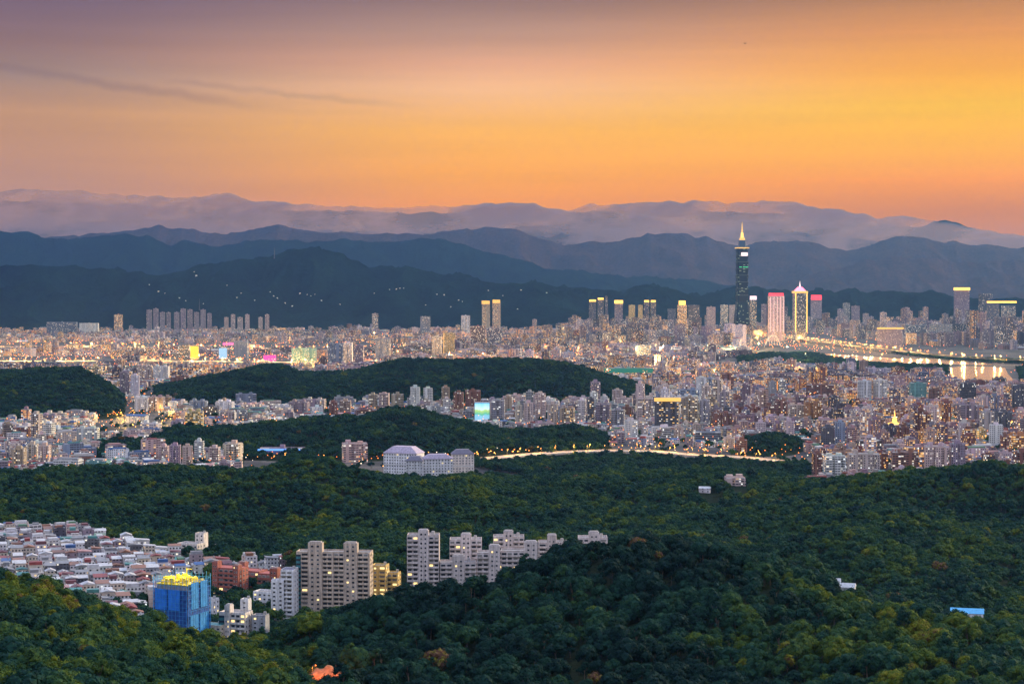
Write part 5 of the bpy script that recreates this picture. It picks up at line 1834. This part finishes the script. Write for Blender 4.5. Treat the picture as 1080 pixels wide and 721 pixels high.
# ---- glowing roofs, signs and shop lights of far buildings: lights that stand on their roofs
def glow_box(px0, px1, py0, py1, D_, mat, name, label, cat="light", dep=6.0):
    a, b_ = atD(px0, py1, D_), atD(px1, py0, D_)
    r_ = MB(); r_.box(b_[0] - a[0], dep, a[2], b_[2], 0, 0, wall=0, top=0, bottom=True)
    o = r_.obj(name, [mat], None, ((a[0] + b_[0]) / 2, D_, 0))
    return tag(o, label, cat)
SK_ = CAMZ * F
glow_box(690, 718, 419.3, 423, SK_ / (455 - HOR) - 1, GOLDSOFT, "roof_light", "row of yellow lights along the crown of the dark wide block")
glow_box(1006, 1023, 303.2, 306, 10015, GOLD, "roof_light", "yellow glowing crown of the tall wide tower at the far right")
glow_box(1041, 1072, 317.5, 319.4, 9500, GOLD, "roof_light", "long yellow roof light at the far right")
glow_box(925, 953, 345.2, 347, 7790, GOLDSOFT, "roof_light", "orange lamp row on the roof of the broad block")
glow_box(791, 798, 312, 316, 10015, SCREENW, "roof_light", "white glowing roof right of the skyscraper foot")
glow_box(855.5, 866.5, 311, 316, 10440, REDL, "roof_light", "red glowing roof right of the pink crowned tower")
glow_box(648, 657, 316.5, 320, 10015, GOLD, "roof_light", "yellow roof cap right of the slim dark tower")
glow_box(621.5, 628.5, 316, 318, 10015, GOLD, "roof_light", "gold cap of the left tower in the close dark pair")
glow_box(630.5, 636.5, 314, 316, 10015, GOLD, "roof_light", "gold cap of the second tower in the close dark pair")
glow_box(679.5, 684.5, 316.5, 318.5, 10015, GOLD, "roof_light", "yellow roof of the left tower in the far pair")
glow_box(686.5, 691.5, 316.5, 318.5, 10015, GOLD, "roof_light", "yellow roof of the right tower in the far pair")
glow_box(716, 723, 317, 321.5, 9800, GOLD, "roof_light", "flared orange cap of the floodlit tower")
glow_box(508, 516.5, 317, 320.5, 10010, GOLDSOFT, "roof_light", "gold cap on the left lit twin tower")
glow_box(519.5, 527.5, 316, 319.5, 10010, GOLDSOFT, "roof_light", "gold cap on the right lit twin tower")
glow_box(231, 239, 367, 377.5, 6440, glow("screen_blue", (.3, .6, 1), 0.85), "light_screen", "pale blue screen on a block in the left plain", "screen")
glow_box(201, 209, 365, 377, 6440, glow("screen_yellow", (1, .75, .05), 0.85), "light_screen", "square yellow screen on a block in the left plain", "screen")
glow_box(278, 291, 374.5, 381, 6230, glow("sign_magenta", (1, .05, .5), 0.9), "light_screen", "magenta sign at the foot of the left plain", "screen")
glow_box(235, 248, 361, 364, 7900, glow("sign_pink", (1, .2, .6), 0.9), "light_screen", "pink sign on a roof in the left plain", "screen")
glow_box(819.5, 825, 402, 416, 4330, glow("panel_orange", (1, .35, .03), 1.2), "light_screen", "orange lit panel between a grey and a white block", "screen")
glow_box(637, 689, 388.5, 393, 5330, glow("wall_teal", (.03, .36, .26), .35), "light_screen", "long teal green lit wall beyond the dark hill", "screen")
glow_box(272, 322, 473.5, 474.8, 2738, BLUEL, "light_strip", "blue neon edge along the long low purple building")
glow_box(762, 774, 369, 374, 7000, GREENL, "light_screen", "green glowing pavilion in the bright central plain", "pavilion", 20)

# ---- lit houses on the far mountain's slope
mr = bpy.data.objects["mountain_range"].data
vv = np.empty(len(mr.vertices) * 3)
mr.vertices.foreach_get("co", vv)
vv = vv.reshape(-1, 3)
vv = vv[vv[:, 1] < 11900]
dz = vv[:, 2] - CAMZ
fz = vv[:, 1] * cp - dz * sp
VP = np.stack([CX + F * vv[:, 0] / fz, CY - F * (vv[:, 1] * sp + dz * cp) / fz], 1)
hr = random.Random(8)
HS = [(157, 301), (168, 308), (173, 308), (188, 316), (197, 318), (203, 287), (206, 290), (255, 309), (249, 313), (270, 316), (290, 311), (292, 314), (287, 307), (318, 309), (324, 309), (329, 313), (331, 310), (393, 310), (412, 304), (417, 305), (423, 304), (426, 306), (474, 325), (478, 322), (487, 318), (484, 317), (516, 307), (340, 318), (360, 322), (300, 320), (460, 310), (470, 312), (550, 306), (545, 325), (240, 300), (215, 322), (310, 324), (447, 322), (530, 312), (575, 308)]
HB = MB(); HB.box(12, 9, -6, 6, wall=0, top=0)
hbm = HB.mesh("wall", [WALLC["white"]])
HL = MB(); HL.box(3.2, .6, 2, 4.2, 0, -4.9, wall=0, top=0, bottom=True)
hlm = [HL.mesh("lit_window", [glow("house_light_a", (1, .8, .35), 2.2)]), HL.mesh("lit_window", [glow("house_light_b", (.75, 1, .7), 2)])]
for i, q in enumerate(HS):
    j = np.argmin(((VP - np.array(q)) ** 2).sum(1))
    o = bpy.data.objects.new("mountain_house", hbm)
    col.objects.link(o)
    o.location = vv[j]
    o.scale = (hr.uniform(.45, .9),) * 3
    c = bpy.data.objects.new("lit_window", hlm[i % 3 == 0])
    col.objects.link(c)
    c.parent = o
    tag(o, "tiny house with a lit window on the slope of the dark far mountain", "house", "lit houses on the far mountain slope")
p = atD(786, 46, 420)
b = MB()
for sg in (-1, 1):
    b.face([(0, -.12, 0), (sg * .3, -.05, .16), (sg * .62, .08, .05), (sg * .28, .16, .14), (0, .2, .02)][::sg], 0)
b.prism([(-.05, -.3), (.05, -.3), (.08, .1), (.03, .34), (-.03, .34), (-.08, .1)], -.06, .05, 0, 0, bottom=True)
tag(b.obj("bird", [DARKMETAL], None, tuple(p), .5), "single dark bird gliding high in the orange sky", "bird")
# relay mast on the mountain
for q, lab in (((289, 268), "thin relay mast on the left shoulder of the dark mountain"), ((210, 326), "tall thin mast behind the estate row at the mountain foot")):
    j = np.argmin(((VP - np.array(q)) ** 2).sum(1))
    b = MB(); b.prism(ngon(4, 4), 0, 70, 0, 0, scale_top=.2); b.box(5, 5, 40, 44, wall=0, top=0)
    tag(b.obj("relay_mast", [DARKMETAL], None, tuple(vv[j])), lab, "mast")

# ---- countless small street lights of the plain
DL = MB()
lr = random.Random(21)
CLUST = [(640, 372, 45, 9, 420), (760, 372, 55, 8, 420), (850, 372, 40, 8, 200), (420, 372, 60, 9, 360), (470, 356, 40, 8, 200), (60, 372, 70, 11, 420), (200, 372, 70, 9, 420), (330, 376, 50, 7, 250), (125, 440, 22, 9, 60), (700, 395, 60, 12, 200), (620, 355, 90, 8, 250), (900, 350, 120, 10, 260), (720, 345, 60, 6, 200)]
spots = []
for (a, b_, sx, sy, n) in CLUST:
    spots += [(lr.gauss(a, sx), lr.gauss(b_, sy)) for _ in range(n)]
spots += [(lr.uniform(-20, 1100), 303 + lr.uniform(44 ** .5, 190 ** .5) ** 2) for _ in range(2600)] + [(lr.uniform(-20, 1100), lr.uniform(395, 500)) for _ in range(1500)]
for (a, b_) in spots:
    if b_ < 346 or not -20 < a < 1100:
        continue
    x, y, _ = at(a, b_, 0)
    if float(T(np.array([x]), np.array([y]))[0]) > 1 or any(in_poly(np.array([x]), np.array([y]), q)[0] for q in RIVER + WOODS):
        continue
    if not bool(visible([x], [y], [12.0], 0)[0]):
        continue
    m_ = lr.choices([0, 1, 2], [6, 4, 1])[0]
    DL.octa(x, y, lr.uniform(8, 16), (.36 + .0002 * y) * lr.uniform(.55, 1.1), m_)
tag(DL.obj("distant_street_lights", [LAMP_O, LAMP_Y, LAMP_W]), "countless small street lights scattered over the city plain", "street lights", kind="stuff")
fr = random.Random(5)
# lamps on made-up masts, added to give the plain its bright patches
for i, (a, b_, pw, cc) in enumerate([(640, 374, 9e5, 0), (668, 378, 9e5, 1), (700, 372, 9e5, 1), (735, 374, 1.2e6, 1), (770, 372, 1.2e6, 1), (800, 370, 1e6, 1), (830, 374, 9e5, 1), (610, 376, 7e5, 0), (575, 372, 6e5, 0), (420, 380, 6e5, 0), (445, 376, 6e5, 0), (470, 370, 6e5, 0), (395, 384, 6e5, 0), (520, 358, 7e5, 0), (560, 366, 6e5, 0), (30, 372, 5e5, 0), (90, 374, 5e5, 0), (150, 374, 5e5, 0), (210, 384, 5e5, 0), (265, 374, 5e5, 0), (690, 390, 6e5, 0), (740, 396, 5e5, 0), (850, 383, 5e5, 1), (880, 386, 4e5, 0), (930, 384, 4e5, 0), (1066, 465, 1e5, 0), (972, 458, 1e5, 0), (820, 372, 8e5, 1), (600, 360, 6e5, 0), (720, 352, 7e5, 0)] + [(fr.uniform(0, 640), fr.uniform(354, 384), 7e5, 0) for _ in range(14)] + [(fr.uniform(560, 840), fr.uniform(352, 404), 7e5, 0) for _ in range(12)]):
    p = at(a, b_, 0)
    street_lamp(tuple(p), "tall added lamp mast that brightens the blocks of the plain", "added lamp masts of the city plain", 32, 1.6, LAMP_Y if cc else LAMP_O, pw * .6, i, (1, .82, .4) if cc else (1, .55, .16))
# lamp in the cutting between the two near hills
px_, py_, D_ = 345, 680, 893
p = atD(px_, py_, D_)
gz = float(T(np.array([p[0]]), np.array([float(D_)]))[0])
BANK = plain("bare_soil", (.26, .13, .06), .95, .45, .5)
mu, mv = np.meshgrid(np.linspace(-15, 15, 31), np.linspace(-11, 11, 23), indexing="ij")
mx_, my_ = mu.T + p[0], mv.T + D_
mz = T(mx_, my_) + 9.5 * np.clip(1 - np.sqrt((mu.T / 15) ** 2 + (mv.T / 11) ** 2), 0, 1) ** .7 + fbm(mx_ / 3.5, my_ / 3.5, 4, 91) * 4.5 - 1.2
tag(grid_obj("soil_bank", mx_, my_, mz, BANK), kind="structure")
for dx in (-8, 0, 8):
    BLDG_SPOTS.extend([(p[0] + dx, D_ - 4, 6.5), (p[0] + dx * .9, D_ - 16, 7.0), (p[0] + dx * .7, D_ - 29, 6.5)])
for dx, dy, lab in ((-6, -11, "left orange lamp glowing in the wooded cutting between the near hills"), (5, -12, "right orange lamp glowing in the wooded cutting between the near hills")):
    zz_ = float(T(np.array([p[0] + dx]), np.array([D_ + dy]))[0])
    street_lamp((p[0] + dx, D_ + dy, zz_), lab, None, 9, .35, LAMP_O, 6500, 0, (1, .24, .03))
# ------------------------------------------------------------------ forest planting
st = np.array(street_trees)
sz = T(st[:, 0], st[:, 1])
sk = (sz < 1) & (st[:, 1] > 2240)
for q in RIVER + CLEAR:
    sk &= ~in_poly(st[:, 0], st[:, 1], q)
sk &= visible(st[:, 0], st[:, 1], sz * 0 + 9, 3.0)
P = np.concatenate([P, st[sk]])
Z = np.concatenate([Z, np.zeros(sk.sum())])
cls = np.concatenate([cls, np.full(sk.sum(), 2)])
ok = np.ones(len(P), bool)
for a, b, r in BLDG_SPOTS:
    ok &= (P[:, 0] - a) ** 2 + (P[:, 1] - b) ** 2 > (r + 3.0) ** 2
P, Z, cls = P[ok], Z[ok], cls[ok]
PPX = CX + F * P[:, 0] / P[:, 1]
basem = np.where(P[:, 1] < 1350, np.where(PPX < 330, .44, np.interp(PPX, [330, 700, 800, 950, 1080], [.10, .05, .22, .42, .47])), np.where(P[:, 1] < 2400, .37, .24))  # yellower where sun strikes, darker on shaded hill: light put into leaf tint
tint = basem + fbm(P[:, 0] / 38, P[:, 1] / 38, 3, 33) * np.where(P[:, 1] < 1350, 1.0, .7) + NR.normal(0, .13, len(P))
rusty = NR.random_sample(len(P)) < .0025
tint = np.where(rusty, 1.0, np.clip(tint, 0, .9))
scl = NR.uniform(.55, 1.5, len(P)) * (1 + fbm(P[:, 0] / 25, P[:, 1] / 25, 2, 71) * .5)
rotz = NR.uniform(0, 6.28, len(P))
# the trees that show largest stand as objects of their own
PY = np.array([proj(x, y, z + 7)[1] for x, y, z in zip(P[:, 0], P[:, 1], Z)])
seen = visible(P[:, 0], P[:, 1], Z + 6, 0.0) & (PPX > 2) & (PPX < 1078) & (PY < 716) & (PY > 0)
order = np.argsort(-(scl / P[:, 1]) * seen)
own = order[:300]
for n_, i in enumerate(own):
    x, y = P[i]
    v = n_ % len(CROWN)
    tn = float(tint[i])
    cw = "dark green" if tn < .35 else ("mid green" if tn < .6 else ("yellow green" if tn < .95 else "rusty brown"))
    wh = "near left hillside" if PPX[i] < 335 else "near right hillside"
    s_ = "small" if scl[i] < .9 else ("broad" if scl[i] > 1.15 else "rounded")
    lab = f"{s_} {cw} leafy tree among the others on the {wh}"
    root = empty("broadleaf_tree", (x, y, Z[i] - .3), float(rotz[i]), lab, "tree", lab)
    s = float(scl[i])
    root.scale = (s, s, s)
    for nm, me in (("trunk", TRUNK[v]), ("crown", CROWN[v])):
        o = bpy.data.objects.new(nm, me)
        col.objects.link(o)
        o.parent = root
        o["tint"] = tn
m_ = np.ones(len(P), bool)
m_[own] = False
FP, FZ, FC, FT, FS, FR = P[m_], Z[m_], cls[m_], tint[m_], scl[m_], rotz[m_]
idx = np.where(FC == 0, np.where(NR.random_sample(len(FP)) < .1, 5, NR.randint(0, 5, len(FP))), np.where(FC == 1, 6 + NR.randint(0, 4, len(FP)), 10 + NR.randint(0, 3, len(FP))))
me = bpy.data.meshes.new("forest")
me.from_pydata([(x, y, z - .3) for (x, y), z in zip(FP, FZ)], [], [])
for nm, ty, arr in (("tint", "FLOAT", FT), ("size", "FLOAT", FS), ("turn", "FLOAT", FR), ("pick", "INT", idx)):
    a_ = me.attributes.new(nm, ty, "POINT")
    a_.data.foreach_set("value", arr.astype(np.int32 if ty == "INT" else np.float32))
fo = bpy.data.objects.new("forest", me)
col.objects.link(fo)
tag(fo, "dense evergreen forest covering all the nearer hills", "forest", kind="stuff")
ng = bpy.data.node_groups.new("plant_trees", "GeometryNodeTree")
ng.interface.new_socket("Geometry", in_out="INPUT", socket_type="NodeSocketGeometry")
ng.interface.new_socket("Geometry", in_out="OUTPUT", socket_type="NodeSocketGeometry")
gi, go = ng.nodes.new("NodeGroupInput"), ng.nodes.new("NodeGroupOutput")
ci = ng.nodes.new("GeometryNodeCollectionInfo")
ci.inputs["Collection"].default_value = protos
ci.inputs["Separate Children"].default_value = True
ci.inputs["Reset Children"].default_value = True
ip = ng.nodes.new("GeometryNodeInstanceOnPoints")
ip.inputs["Pick Instance"].default_value = True
def named(nm, ty):
    n = ng.nodes.new("GeometryNodeInputNamedAttribute")
    n.data_type = ty
    n.inputs["Name"].default_value = nm
    return n.outputs["Attribute"]
cb = ng.nodes.new("ShaderNodeCombineXYZ")
L = ng.links.new
L(named("turn", "FLOAT"), cb.inputs[2])
L(gi.outputs[0], ip.inputs["Points"])
L(ci.outputs[0], ip.inputs["Instance"])
L(named("pick", "INT"), ip.inputs["Instance Index"])
e2r = ng.nodes.new("FunctionNodeEulerToRotation")
L(cb.outputs[0], e2r.inputs[0])
L(e2r.outputs[0], ip.inputs["Rotation"])
L(named("size", "FLOAT"), ip.inputs["Scale"])
L(ip.outputs[0], go.inputs[0])
md = fo.modifiers.new("plant_trees", "NODES")
md.node_group = ng
print("TREES", len(FP), [int((FC == k).sum()) for k in range(3)])
